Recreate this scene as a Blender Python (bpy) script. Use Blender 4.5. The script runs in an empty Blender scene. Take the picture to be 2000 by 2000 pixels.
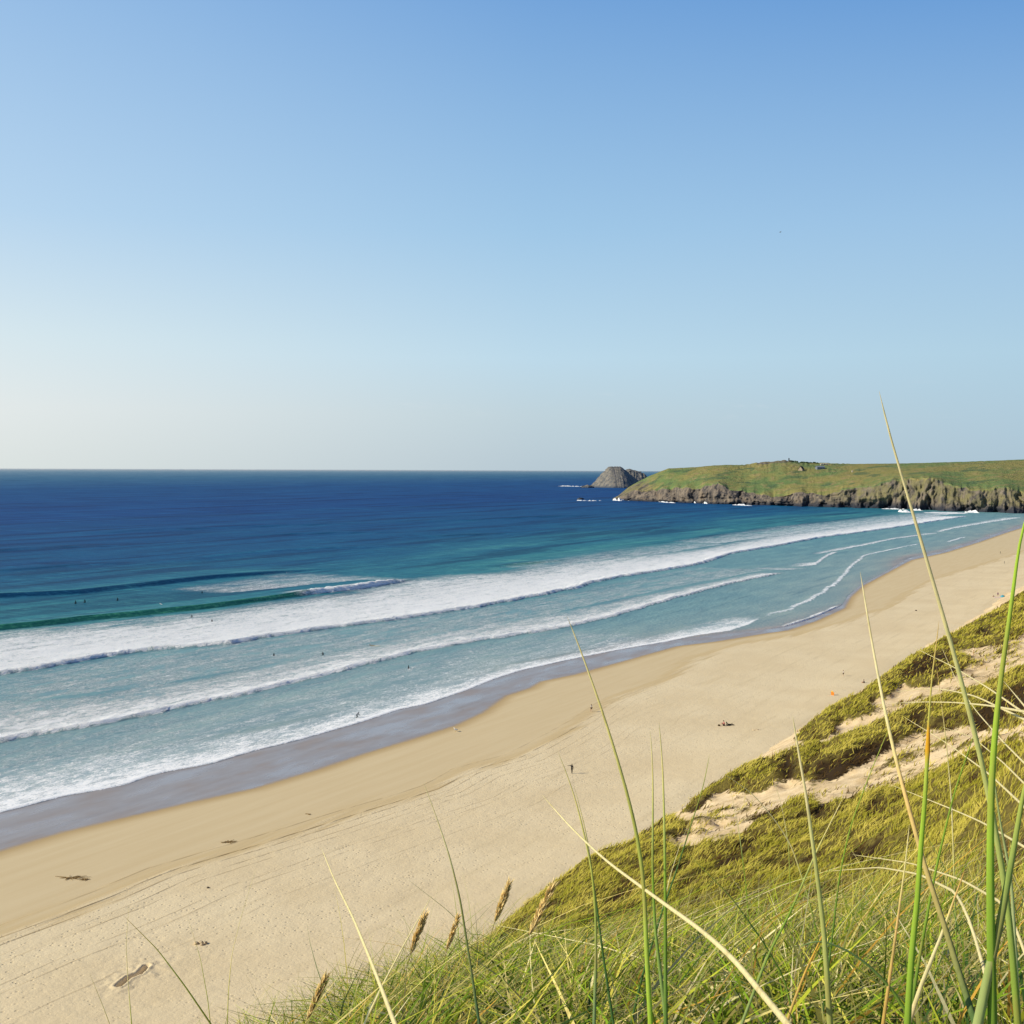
import bpy, bmesh, math, random
import numpy as np
from mathutils import Vector, Matrix

rng = np.random.default_rng(7)
random.seed(7)
COL = bpy.context.scene.collection
scene = bpy.context.scene

# ------------------------------------------------------------------ camera model
F = 2400.0                     # focal length in pixels of the 2000 px photograph
CH = 54.0                      # height of the eye above the beach
PITCH, ROLL = 83.0 / F, 0.00435
cp, sp, cr, sr = math.cos(PITCH), math.sin(PITCH), math.cos(ROLL), math.sin(ROLL)
FW = np.array([0, cp, -sp])
R0, U0 = np.array([1.0, 0, 0]), np.array([0, sp, cp])
RT = cr * R0 + sr * U0
UP = -sr * R0 + cr * U0
CAM = np.array([0, 0, CH])


def ray(px, py):
    px, py = np.asarray(px, float), np.asarray(py, float)
    return FW + ((px - 1000) / F)[..., None] * RT - ((py - 1000) / F)[..., None] * UP


def at_z(px, py, z=0.0):
    d = ray(px, py)
    return CAM + d * ((z - CH) / d[..., 2])[..., None]


def at_y(px, py, y):
    d = ray(px, py)
    return CAM + d * (np.asarray(y, float) / d[..., 1])[..., None]


def project(P):
    q = np.asarray(P, float) - CAM
    d = np.maximum(q @ FW, 1e-3)
    return 1000 + F * (q @ RT) / d, 1000 - F * (q @ UP) / d


# shore axes: s runs along the coast, w runs out to sea
ANG = math.radians(61.0)
cs, sn = math.cos(ANG), math.sin(ANG)


def to_sw(P):
    P = np.asarray(P, float)
    return P[..., 0] * cs + P[..., 1] * sn, -P[..., 0] * sn + P[..., 1] * cs


def to_xy(s, w):
    return s * cs - w * sn, s * sn + w * cs


def line_sw(pts):
    a = np.array(pts, float)
    s, w = to_sw(at_z(a[:, 0], a[:, 1]))
    o = np.argsort(s)
    return s[o], w[o]


def fn(pts):
    s, w = line_sw(pts)
    return lambda q: np.interp(q, s, w)


def smooth(a, b, x):
    t = np.clip((x - a) / (b - a), 0, 1)
    return t * t * (3 - 2 * t)


# ------------------------------------------------------------------ noise
_T = np.random.default_rng(3).random((512, 512))


def vn(x, y, seed=0):
    x = np.asarray(x, float) + seed * 37.7
    y = np.asarray(y, float) + seed * 91.3
    xi, yi = np.floor(x).astype(int), np.floor(y).astype(int)
    fx, fy = x - xi, y - yi
    fx, fy = fx * fx * (3 - 2 * fx), fy * fy * (3 - 2 * fy)
    a = _T[xi & 511, yi & 511]; b = _T[(xi + 1) & 511, yi & 511]
    c = _T[xi & 511, (yi + 1) & 511]; d = _T[(xi + 1) & 511, (yi + 1) & 511]
    return (a * (1 - fx) + b * fx) * (1 - fy) + (c * (1 - fx) + d * fx) * fy


def fbm(x, y, oct=4, seed=0, gain=0.5):
    v, a, tot = 0, 1.0, 0
    for o in range(oct):
        v = v + a * vn(x * 2 ** o, y * 2 ** o, seed + o * 5)
        tot += a
        a *= gain
    return v / tot * 2 - 1


def inpoly(px, py, poly):
    poly = np.array(poly, float)
    ins = np.zeros(np.shape(px), bool)
    n = len(poly)
    for i in range(n):
        x1, y1 = poly[i]; x2, y2 = poly[(i + 1) % n]
        if y1 == y2:
            continue
        c = ((y1 > py) != (y2 > py)) & (px < (x2 - x1) * (py - y1) / (y2 - y1) + x1)
        ins ^= c
    return ins


# ------------------------------------------------------------------ mesh helpers
def raw_mesh(name, V, faces, smooth_shade=True):
    """faces: (n,k) int array, all the same size"""
    V = np.ascontiguousarray(V, dtype=np.float32).reshape(-1, 3)
    faces = np.ascontiguousarray(faces, dtype=np.int32)
    n, k = faces.shape
    me = bpy.data.meshes.new(name)
    me.vertices.add(len(V)); me.vertices.foreach_set('co', V.ravel())
    me.loops.add(n * k); me.loops.foreach_set('vertex_index', faces.ravel())
    me.polygons.add(n)
    me.polygons.foreach_set('loop_start', np.arange(0, n * k, k, dtype=np.int32))
    me.polygons.foreach_set('loop_total', np.full(n, k, dtype=np.int32))
    me.update(calc_edges=True)
    me.polygons.foreach_set('use_smooth', np.full(n, smooth_shade, dtype=bool))
    me.validate()
    return me


def grid_faces(nr, nc):
    i = np.arange(nr * nc).reshape(nr, nc)
    return np.stack([i[:-1, :-1], i[:-1, 1:], i[1:, 1:], i[1:, :-1]], -1).reshape(-1, 4)


def attr(me, name, vals):
    a = me.attributes.new(name, 'FLOAT', 'POINT')
    a.data.foreach_set('value', np.ascontiguousarray(vals, dtype=np.float32).ravel())


def color_attr(me, name, rgb):
    rgb = np.asarray(rgb, np.float32).reshape(-1, 3)
    c = np.ones((len(rgb), 4), np.float32); c[:, :3] = rgb
    a = me.attributes.new(name, 'FLOAT_COLOR', 'POINT')
    a.data.foreach_set('color', c.ravel())


def link(name, me, mat=None, parent=None):
    o = bpy.data.objects.new(name, me)
    COL.objects.link(o)
    if mat is not None and me is not None:
        me.materials.clear()
        me.materials.append(mat)
    if parent is not None:
        o.parent = parent
    return o


def tag(o, label=None, cat=None, group=None, kind=None):
    if label: o['label'] = label
    if cat: o['category'] = cat
    if group: o['group'] = group
    if kind: o['kind'] = kind
    return o


def empty(name, loc, rz=0.0):
    o = bpy.data.objects.new(name, None)
    o.empty_display_size = 0.3
    COL.objects.link(o)
    o.location = loc
    o.rotation_euler = (0, 0, rz)
    return o


# ------------------------------------------------------------------ material helpers
class M:
    def __init__(self, name):
        self.m = bpy.data.materials.new(name)
        self.m.use_nodes = True
        self.t = self.m.node_tree
        self.t.nodes.clear()
        self.out = self.t.nodes.new('ShaderNodeOutputMaterial')

    def n(self, typ, ins=None, **props):
        nd = self.t.nodes.new('ShaderNode' + typ)
        for k, v in props.items():
            setattr(nd, k, v)
        for k, v in (ins or {}).items():
            sock = nd.inputs[k]
            if isinstance(v, bpy.types.NodeSocket):
                self.t.links.new(v, sock)
            elif isinstance(v, bpy.types.Node):
                self.t.links.new(v.outputs[0], sock)
            else:
                sock.default_value = v
        return nd

    def math(self, op, a, b=None, c=None, clamp=False):
        ins = {0: a}
        if b is not None: ins[1] = b
        if c is not None: ins[2] = c
        return self.n('Math', ins, operation=op, use_clamp=clamp).outputs[0]

    def attr(self, name):
        return self.n('Attribute', attribute_name=name).outputs['Fac']

    def acol(self, name):
        return self.n('Attribute', attribute_name=name).outputs['Color']

    def mapr(self, v, a, b, c=0.0, d=1.0, smoothstep=True):
        return self.n('MapRange', {0: v, 1: a, 2: b, 3: c, 4: d},
                      interpolation_type='SMOOTHSTEP' if smoothstep else 'LINEAR').outputs[0]

    def mix(self, f, a, b, blend='MIX'):
        nd = self.n('Mix', data_type='RGBA', blend_type=blend)
        for idx, v in ((0, f), (6, a), (7, b)):
            s = nd.inputs[idx]
            if isinstance(v, bpy.types.NodeSocket): self.t.links.new(v, s)
            elif isinstance(v, (int, float)): s.default_value = v
            else: s.default_value = (*v, 1) if len(v) == 3 else v
        return nd.outputs[2]

    def coords(self, scale=(1, 1, 1)):
        tc = self.n('TexCoord')
        mp = self.n('Mapping', {0: tc.outputs['Object'], 'Scale': scale})
        return mp.outputs[0]

    def noise(self, vec, scale=1.0, detail=4.0, rough=0.55, dist=0.0):
        return self.n('TexNoise', {'Vector': vec, 'Scale': scale, 'Detail': detail,
                                   'Roughness': rough, 'Distortion': dist}).outputs[0]

    def ramp(self, v, stops):
        nd = self.n('ValToRGB', {0: v})
        e = nd.color_ramp.elements
        while len(e) < len(stops): e.new(0.5)
        for el, (p, c) in zip(e, stops):
            el.position = p; el.color = (*c, 1)
        return nd.outputs[0]

    def bump(self, h, strength=0.5, dist=0.1, normal=None):
        ins = {'Strength': strength, 'Distance': dist, 'Height': h}
        if normal is not None: ins['Normal'] = normal
        return self.n('Bump', ins).outputs[0]

    def surf(self, sh):
        self.t.links.new(sh.outputs[0], self.out.inputs[0])
        return self.m


def plain(name, rgb, rough=0.7, spec=0.3, var=0.25, scale=6.0):
    a = M(name)
    nz = a.noise(a.coords(), scale, 3.0)
    c = a.mix(a.mapr(nz, 0.3, 0.7), tuple(v * (1 - var) for v in rgb), tuple(min(1, v * (1 + var)) for v in rgb))
    return a.surf(a.n('BsdfPrincipled', {'Base Color': c, 'Roughness': rough, 'Specular IOR Level': spec}))


# ------------------------------------------------------------------ image traced ground lines (photograph pixels -> ground plane)
SEA_EDGE = [(-150, 1640), (0, 1588), (41, 1578), (124, 1556), (186, 1545), (248, 1533), (290, 1517), (331, 1507), (414, 1492), (497, 1467),
            (580, 1447), (700, 1413), (781, 1386), (835, 1375), (908, 1350), (962, 1328), (1017, 1310), (1125, 1286),
            (1216, 1268), (1300, 1254), (1361, 1244), (1426, 1236), (1490, 1230), (1533, 1224), (1589, 1207), (1645, 1182),
            (1657, 1163), (1682, 1142), (1738, 1112), (1775, 1090), (1845, 1075), (1910, 1054), (1960, 1037), (2030, 1016), (2110, 1000)]
WET_EDGE = [(-150, 1715), (0, 1662), (124, 1625), (248, 1596), (373, 1567), (497, 1540), (621, 1503), (700, 1476), (817, 1440), (890, 1417),
            (944, 1391), (988, 1359), (1035, 1344), (1056, 1331), (1125, 1317), (1216, 1292), (1262, 1279), (1324, 1262),
            (1399, 1253), (1490, 1238), (1540, 1231), (1592, 1214), (1650, 1188), (1662, 1166), (1688, 1143), (1742, 1114), (1780, 1094),
            (1848, 1079), (1912, 1059), (1964, 1041), (2034, 1019), (2115, 1003)]
GOLD_EDGE = [(-150, 1890), (0, 1832), (109, 1793), (217, 1752), (326, 1705), (435, 1672), (543, 1638), (707, 1586), (852, 1541), (914, 1508),
             (1018, 1479), (1107, 1433), (1158, 1397), (1209, 1362), (1300, 1330), (1366, 1285), (1448, 1258), (1560, 1240),
             (1650, 1215), (1738, 1187), (1767, 1166), (1821, 1133), (1904, 1108), (2000, 1078), (2100, 1050)]
fE, fW, fG = fn(SEA_EDGE), fn(WET_EDGE), fn(GOLD_EDGE)


def beach_z(s, w):
    e = w - fE(s)
    return 0.10 * smooth(-2, -60, e) - 0.012 - np.where(e > 0, 0.03 * e, 0) - 0.02 * smooth(-6, 0, e)


# ------------------------------------------------------------------ dune height field
_pw = np.array([-60, -25, -10, 0, 5, 10, 20, 30, 40, 50, 62, 70, 78, 90.])
_pz = np.array([-1.5, -1.8, -3.5, -9, -15, -23, -33, -38, -41, -45, -49.3, -54.0, -56.5, -60.])
_tw = np.arange(-60, 90, 0.5)
_tz = np.interp(_tw, _pw, _pz)
for _ in range(3):
    _tz = np.convolve(np.pad(_tz, 4, mode='edge'), np.ones(9) / 9, mode='valid')
_nr = np.array([0, 1, 2, 4, 6, 10, 20, 40, 100.])
_nz = np.array([-1.15, -1.1, -1.12, -1.82, -2.6, -4.5, -9.8, -20, -50.])


def near_z(X, Y):
    r = np.hypot(X * 0.55, np.maximum(Y, 0))
    z = np.interp(r, _nr, _nz) - 0.55 * np.maximum(0, -X - 0.15) * smooth(0.3, 3, Y)
    return z + 0.10 * fbm(X * 1.1, Y * 1.1, 3, 4)


def dune_base(X, Y):
    s, w = to_sw(np.stack([X, Y, 0 * X], -1))
    ww = w + 3.0 * fbm(s / 28, w / 60, 2, 8) * smooth(30, 80, s)
    pz = np.interp(ww, _tw, _tz)
    r = np.hypot(X, np.maximum(Y, 0) + np.maximum(-Y, 0))
    k = smooth(7, 27, r)
    k = np.where(Y < 0, np.minimum(k, smooth(5, 40, r)), k)
    return CH + near_z(X, Y) * (1 - k) + pz * k


# grassy parts of the dune, traced on the photograph
def c5(pts): return [(1200 + x * .4141, 1400 + y * .4141) for x, y in pts]
def c4(pts): return [(1200 + x * .4141, 1100 + y * .4141) for x, y in pts]
GRASS = [
    c4([(1088, 650), (1200, 575), (1300, 500), (1490, 390), (1640, 300), (1800, 215), (1960, 105), (2100, 50), (2100, 300), (1932, 345), (1830, 385),
        (1700, 405), (1600, 430), (1700, 470), (1640, 520), (1560, 560), (1450, 590), (1350, 590), (1290, 645), (1180, 665)]),
    c4([(840, 840), (885, 765), (950, 715), (1020, 670), (1150, 645), (1245, 690), (1180, 740), (1040, 775), (1055, 815), (950, 850)]),
    c4([(290, 1195), (380, 1085), (465, 1020), (590, 970), (790, 905), (830, 885), (960, 870), (1050, 840), (1200, 760), (1350, 700), (1500, 640),
        (1700, 580), (1932, 490), (2100, 420), (2100, 700), (1932, 740), (1800, 800), (1650, 770), (1450, 800), (1300, 870), (1200, 930),
        (1050, 1010), (900, 1025), (840, 1010), (700, 1080), (600, 1090), (500, 1080), (400, 1170)]),
    c4([(-700, 1850), (-400, 1560), (-200, 1445), (-60, 1385), (60, 1345), (200, 1345), (330, 1385), (450, 1340), (550, 1280), (650, 1220), (750, 1170), (900, 1130), (1000, 1140),
        (1150, 1110), (1300, 1080), (1400, 1050), (1500, 990), (1650, 930), (1800, 890), (1932, 850), (2200, 760), (2200, 3000), (-700, 3000)]),
    c4([(20, 1370), (110, 1285), (250, 1205), (330, 1220), (350, 1300), (200, 1370), (100, 1385)]),
]
THIN = [c4([(330, 1230), (500, 1120), (700, 1120), (900, 1060), (1100, 1040), (1300, 900), (1500, 820), (1650, 800), (1800, 830), (1932, 760), (2000, 830), (1650, 930), (1300, 1080), (1000, 1135), (750, 1170), (550, 1280), (400, 1340)]),
        c4([(1180, 690), (1300, 650), (1500, 590), (1700, 500), (1932, 360), (1932, 480), (1700, 580), (1400, 690), (1240, 740)]),
        c4([(440, 1130), (600, 1100), (700, 1110), (640, 1200), (480, 1200)]), c4([(850, 1030), (1050, 1020), (1100, 1080), (900, 1110)]),
        c4([(1320, 860), (1480, 800), (1640, 780), (1600, 860), (1400, 960), (1200, 1010), (1180, 960)]), c4([(1600, 430), (1932, 350), (1932, 470), (1640, 560)]),
        c4([(1650, 1215), (1800, 1180), (1850, 1260), (1680, 1300)])]

DARK = [c4([(1330, 570), (1400, 500), (1480, 452), (1565, 445), (1590, 500), (1500, 545), (1400, 582)]), c4([(1700, 365), (1730, 325), (1775, 335), (1765, 375), (1720, 385)]), c4([(1540, 415), (1570, 385), (1620, 395), (1600, 425)]),
        c4([(770, 1010), (790, 950), (845, 945), (855, 1040), (800, 1070)]), c4([(930, 985), (1050, 960), (1200, 890), (1320, 840), (1330, 880), (1180, 950), (1050, 1020), (940, 1040)]),
        c4([(1350, 800), (1400, 750), (1460, 725), (1450, 780), (1390, 810)]), c4([(1660, 770), (1750, 690), (1860, 640), (1960, 600), (1960, 700), (1860, 730), (1760, 790)]), c4([(1010, 800), (1050, 790), (1060, 815), (1020, 825)]),
        c5([(285, 875), (320, 835), (380, 825), (370, 875), (310, 895)]), c5([(600, 700), (620, 640), (650, 600), (670, 620), (650, 690), (620, 740)]), c5([(700, 550), (720, 500), (770, 470), (760, 520), (720, 570)]), c5([(1195, 520), (1205, 470), (1250, 470), (1250, 520)]),
        c5([(1050, 470), (1065, 430), (1110, 430), (1110, 470)]), c5([(920, 530), (960, 470), (1000, 450), (990, 500), (940, 560)]), c5([(520, 720), (540, 670), (560, 680), (540, 730)]), c5([(1640, 310), (1680, 260), (1720, 250), (1700, 310)]), c5([(1080, 745), (1150, 690), (1260, 700), (1200, 760), (1110, 790)]), c5([(400, 800), (440, 770), (460, 790), (430, 820)])]  # shadowed patches behind the ridges, painted in as dark brown


def shade_mask(X, Y, Z):
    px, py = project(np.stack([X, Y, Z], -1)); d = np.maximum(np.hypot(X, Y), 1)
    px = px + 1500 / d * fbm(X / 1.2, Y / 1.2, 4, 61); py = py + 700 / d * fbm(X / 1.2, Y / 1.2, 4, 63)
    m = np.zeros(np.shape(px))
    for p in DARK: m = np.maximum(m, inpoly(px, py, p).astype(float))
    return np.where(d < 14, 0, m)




def grass_mask(X, Y, Z):
    px, py = project(np.stack([X, Y, Z], -1))
    d = np.maximum(np.hypot(X, Y), 1)
    jx = 40 / d
    px = px + 900 / d * fbm(X / 1.6, Y / 1.6, 4, 21) * 2.0
    py = py + 420 / d * fbm(X / 1.6, Y / 1.6, 4, 33) * 2.0
    m = np.zeros(np.shape(px))
    for p in GRASS:
        m = np.maximum(m, inpoly(px, py, p).astype(float))
    t = np.zeros(np.shape(px))
    for p in THIN:
        t = np.maximum(t, inpoly(px, py, p).astype(float))
    tuft = (fbm(X / 1.1, Y / 1.1, 3, 55) > 0.10) * t * 0.9
    m = np.maximum(m, tuft)
    return np.where(d < 16, 1.0, m)


def blur(a, n):
    k = np.ones(n) / n
    for ax in (0, 1):
        a = np.apply_along_axis(lambda v: np.convolve(np.pad(v, n // 2, mode='edge'), k, mode='valid')[:len(v)], ax, a)
    return a


# dune grid (its own axes are the shore axes)
gs = np.concatenate([np.arange(-60, -10, 2.0), np.arange(-10, 190, 0.5), np.arange(190, 420, 1.0), np.arange(420, 900, 4.0)])
gw = np.concatenate([np.arange(-60, -12, 2.0), np.arange(-12, 82, 0.5)])
GS, GW = np.meshgrid(gs, gw, indexing='ij')
GX, GY = to_xy(GS, GW)
H0 = dune_base(GX, GY)
mask = grass_mask(GX, GY, H0 + 0.1) * grass_mask(GX, GY, H0 + 0.85)
mb = blur(mask, 5)
dark = blur(shade_mask(GX, GY, H0), 3)
far = smooth(8, 30, np.hypot(GX, GY))
run = np.zeros_like(mask)
acc = np.zeros(mask.shape[0])
for j in range(mask.shape[1] - 1, -1, -1):
    acc = np.where(mask[:, j] > 0.5, acc + 0.5, np.maximum(acc - 2.0, 0)); acc = np.minimum(acc, 8)
    run[:, j] = acc
ridge = blur(smooth(0.5, 6.5, run) * (mask > 0.5), 3)
hum = fbm(GS / 9, GW / 5, 3, 12)
hum2 = fbm(GS / 2.6, GW / 2.0, 3, 14)
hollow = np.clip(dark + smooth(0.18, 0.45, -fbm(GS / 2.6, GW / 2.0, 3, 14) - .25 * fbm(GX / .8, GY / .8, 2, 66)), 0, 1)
H1 = H0 - 0.55 * dark * far + far * (0.4 * mb + 1.15 * ridge + 0.7 * hum + mb * 0.9 * hum2 + 0.12 * fbm(GX / 1.2, GY / 1.2, 3, 15))
H1 = np.where(far > 0.001, np.where(H0 < 0.8, np.minimum(H1, H0 + 0.6), H1), H1)


def _idx(arr, q):
    i = np.clip(np.searchsorted(arr, q) - 1, 0, len(arr) - 2)
    f = np.clip((q - arr[i]) / (arr[i + 1] - arr[i]), 0, 1)
    return i, f


def sample(A, s, w):
    i, f = _idx(gs, s); j, g = _idx(gw, w)
    return (A[i, j] * (1 - f) + A[i + 1, j] * f) * (1 - g) + (A[i, j + 1] * (1 - f) + A[i + 1, j + 1] * f) * g


def ground(X, Y):
    s, w = to_sw(np.stack([np.asarray(X, float), np.asarray(Y, float), 0 * np.asarray(X, float)], -1))
    return np.maximum(sample(H1, s, w), beach_z(s, w))


# ================================================================== SETTING
# ---- dune sand
def dune_material():
    a = M('dune_sand')
    co = a.coords()
    g = a.attr('grass')
    n1 = a.noise(co, 0.35, 5.0)
    n2 = a.noise(co, 3.0, 5.0, 0.65)
    sand = a.mix(a.mapr(n1, 0.3, 0.7), (0.60, 0.45, 0.25), (0.78, 0.62, 0.39))
    sand = a.mix(a.mapr(n2, 0.52, 0.72, 0, 0.55), sand, (0.34, 0.235, 0.11))
    grn = a.mix(a.mapr(n2, 0.3, 0.7), (0.07, 0.055, 0.018), (0.19, 0.155, 0.035))
    grn = a.mix(a.attr('hollow'), grn, (0.035, 0.022, 0.010))  # ridge shade and noise dips painted as dark brown ground
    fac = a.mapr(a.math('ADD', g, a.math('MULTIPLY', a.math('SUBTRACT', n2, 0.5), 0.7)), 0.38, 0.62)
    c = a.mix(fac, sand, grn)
    nrm = a.bump(n2, 0.55, 0.18)
    return a.surf(a.n('BsdfPrincipled', {'Base Color': c, 'Roughness': 0.95, 'Specular IOR Level': 0.08, 'Normal': nrm}))


me = raw_mesh('dune', np.stack([GS, GW, H1], -1), grid_faces(*GS.shape))
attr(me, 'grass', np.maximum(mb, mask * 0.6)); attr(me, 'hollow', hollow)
dune = tag(link('dune', me, dune_material()), kind='structure')
dune.rotation_euler = (0, 0, ANG)

# ---- beach
bs = np.concatenate([np.arange(-200, 50, 5.0), np.arange(50, 84, 0.6), np.arange(84, 104, 0.16), np.arange(104, 320, 0.6), np.arange(320, 900, 2.5),
                     np.arange(900, 2600, 12.0)])
bw = np.concatenate([np.arange(40, 66, 4.0), np.arange(66, 90, 0.6), np.arange(90, 106, 0.16), np.arange(106, 215, 0.6), np.arange(215, 420, 3.0)])
BS, BW = np.meshgrid(bs, bw, indexing='ij')
BZ = beach_z(BS, BW)
fine = smooth(400, 150, BS)
dry = smooth(2, -6, BW - fG(BS))
BZ = BZ + dry * (0.05 * fbm(BS / 7, BW / 4, 3, 3) + fine * 0.035 * fbm(BS / 1.1, BW / 1.1, 3, 6)) \
    + 0.35 * smooth(86, 72, BW)
# a dug trench with thrown up rims
tp = [at_z(np.array(232.), np.array(1927.)), at_z(np.array(252.), np.array(1910.)), at_z(np.array(272.), np.array(1903.)), at_z(np.array(287.), np.array(1888.))]
ts = np.array([to_sw(p)[0] for p in tp]); tw_ = np.array([to_sw(p)[1] for p in tp])
TD = np.full(BS.shape, 99.0); TT = np.zeros(BS.shape)
for i in range(3):
    ax, ay, bx, by = ts[i], tw_[i], ts[i + 1], tw_[i + 1]
    L2 = (bx - ax) ** 2 + (by - ay) ** 2
    t = np.clip(((BS - ax) * (bx - ax) + (BW - ay) * (by - ay)) / L2, 0, 1)
    d = np.hypot(BS - ax - t * (bx - ax), BW - ay - t * (by - ay))
    TT = np.where(d < TD, (i + t) / 3, TT); TD = np.minimum(TD, d)
lump = 0.5 + 0.8 * vn(BS / 0.5, BW / 0.5, 9)
BZ = BZ - 1.0 * np.exp(-(TD / 0.24) ** 2) * (1 - 0.45 * TT) + 0.17 * lump * np.exp(-((TD - 0.55) / 0.24) ** 2) \
    + 0.22 * (vn(BS / 0.6, BW / 0.6, 2) - .4) * np.exp(-(TD / 2.4) ** 2) * (TD > 1)


def sand_material():
    a = M('beach_sand')
    co = a.coords()
    g, wt = a.attr('gold'), a.attr('wet')
    nbig = a.noise(co, 0.05, 4.0)
    nmid = a.noise(co, 0.8, 4.0, 0.6)
    stv = a.coords((0.035, 0.5, 1))
    nst = a.noise(stv, 1.0, 5.0, 0.6)
    stv2 = a.coords((0.10, 1.6, 1))
    nst2 = a.noise(stv2, 1.0, 4.0, 0.6)
    # dry pale sand, damp golden sand, wet lilac grey sand
    pale = a.mix(a.mapr(nbig, 0.3, 0.7), (0.735, 0.60, 0.375), (0.80, 0.67, 0.435))
    pale = a.mix(a.mapr(nst, 0.5, 0.75, 0, 0.5), pale, (0.63, 0.51, 0.31))
    gold = a.mix(a.mapr(nst, 0.25, 0.75), (0.65, 0.515, 0.300), (0.69, 0.560, 0.340))
    goldband = a.mapr(a.math('ADD', g, a.math('MULTIPLY', nst, 8.0)), 2.0, 9.0)          # darkest just by the tide line
    gold = a.mix(goldband, (0.60, 0.445, 0.215), gold)
    gf = a.mapr(a.math('ADD', g, a.math('MULTIPLY', a.math('SUBTRACT', nst, 0.5), 12.0)), -2.4, 2.2)
    c = a.mix(gf, pale, gold)
    rim = a.mapr(wt, -4.0, 0.2, 0, 0.75)
    c = a.mix(rim, c, (0.42, 0.285, 0.12))
    wf = a.mapr(a.math('ADD', wt, a.math('MULTIPLY', a.math('SUBTRACT', nmid, 0.5), 1.2)), -0.9, 1.0)
    wetc = a.mix(a.mapr(nst, 0.25, 0.75), (0.295, 0.252, 0.225), (0.35, 0.305, 0.275))
    c = a.mix(wf, c, wetc)
    pat = a.noise(a.coords((0.06, 0.16, 1)), 1.0, 4.0, 0.6)
    bw_ = a.noise(a.coords((0.035, 0.05, 1)), 1.0, 3.0, 0.5)
    arc = a.math('ABSOLUTE', a.math('SUBTRACT', a.math('FRACT', a.math('ADD', a.math('MULTIPLY', wt, 0.10), a.math('MULTIPLY', bw_, 2.2))), 0.5))
    arc = a.math('MULTIPLY', a.mapr(arc, 0.0, 0.035, 1, 0), a.math('MULTIPLY', a.mapr(wt, 1.0, 4.0), a.mapr(nst2, 0.46, 0.58)))
    c = a.mix(a.math('MULTIPLY', wf, a.mapr(pat, 0.52, 0.68, 0, 0.40)), c, (0.33, 0.245, 0.175))
    c = a.mix(a.math('MULTIPLY', wf, a.mapr(pat, 0.48, 0.32, 0, 0.40)), c, (0.38, 0.37, 0.38))
    c = a.mix(a.math('MULTIPLY', arc, 0.45), c, (0.24, 0.175, 0.115))
    # vehicle tracks and the strand line: thin dark lines that follow the shore
    wob = a.math('MULTIPLY', a.math('SUBTRACT', a.noise(a.coords((0.02, 0.02, 1)), 1.0, 2.0), 0.5), 3.0)
    gg = a.math('ADD', g, wob)
    lines = None
    brk = a.mapr(nst2, 0.38, 0.6)
    for g0, wd, st in ((-0.2, 0.16, 1.0), (-2.1, 0.15, 0.75), (-4.6, 0.12, 0.6), (-6.4, 0.12, 0.5), (3.2, 0.16, .5), (-11.0, .12, .4), (-12.8, .12, .4), (-19, .14, .3)):
        l = a.math('MULTIPLY', a.mapr(a.math('ABSOLUTE', a.math('SUBTRACT', gg, g0)), 0.0, wd * 2, 1, 0), st)
        l = a.math('MULTIPLY', l, brk)
        lines = l if lines is None else a.math('MAXIMUM', lines, l)
    nearf = a.mapr(a.attr('along'), 340.0, 130.0)
    lines = a.math('MULTIPLY', lines, nearf)
    lines = a.math('MULTIPLY', lines, a.math('SUBTRACT', 1.0, wf))
    c = a.mix(a.math('MULTIPLY', lines, 0.85), c, (0.20, 0.125, 0.05))
    # foot prints: small pits
    v = a.n('TexVoronoi', {'Vector': co, 'Scale': 1.5, 'Randomness': 1.0})
    vr = a.n('SeparateColor', {0: v.outputs['Color']})
    pit = a.mapr(v.outputs['Distance'], 0.12, 0.33, 1, 0)
    pit = a.math('MULTIPLY', pit, a.mapr(vr.outputs[0], 0.50, 0.62))
    pit = a.math('MULTIPLY', pit, a.mapr(nbig, 0.42, 0.55, 0.35, 1.0))
    dryf = a.math('SUBTRACT', 1.0, gf, clamp=True)
    pit = a.math('MULTIPLY', pit, dryf)
    c = a.mix(a.math('MULTIPLY', pit, 0.27), c, (0.33, 0.24, 0.13))
    h = a.math('SUBTRACT', a.math('MULTIPLY', nmid, a.math('ADD', a.math('MULTIPLY', dryf, 0.55), 0.06)), a.math('MULTIPLY', pit, 0.5))
    h = a.math('ADD', h, a.math('MULTIPLY', a.math('MULTIPLY', a.noise(co, 2.6, 4.0, 0.7), dryf), 0.55))
    h = a.math('SUBTRACT', h, a.math('MULTIPLY', lines, 0.6))
    nrm = a.bump(h, 0.75, 0.14)
    rough = a.math('SUBTRACT', 0.95, a.math('MULTIPLY', wf, a.mapr(pat, 0.3, 0.7, 0.72, 0.50)))
    sp_ = a.math('ADD', 0.05, a.math('MULTIPLY', wf, 0.5))
    return a.surf(a.n('BsdfPrincipled', {'Base Color': c, 'Roughness': rough, 'Specular IOR Level': sp_, 'Normal': nrm}))


me = raw_mesh('beach', np.stack([BS, BW, BZ], -1), grid_faces(*BS.shape))
attr(me, 'gold', BW - fG(BS)); attr(me, 'wet', BW - fW(BS)); attr(me, 'along', BS)
beach = tag(link('beach', me, sand_material()), kind='structure')
beach.rotation_euler = (0, 0, ANG)

# ---- sea: rows run parallel to the shore, from the swash edge to beyond the horizon
cols = np.concatenate([-np.geomspace(40000, 60, 40), np.arange(-40, 60, 10.0), np.arange(60, 700, 1.5), np.arange(700, 1700, 4.0), np.geomspace(1700, 60000, 60)])
tau = np.concatenate([np.arange(0, 8, 0.4), np.arange(8, 300, 0.75), 300 * np.geomspace(1.006, 150, 190)])
SS, TA = np.meshgrid(cols, tau, indexing='ij')
SW = fE(SS) + TA
SZ = np.full(SS.shape, 0.015)
FOAM = np.zeros(SS.shape); FACE = np.zeros(SS.shape)


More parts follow.
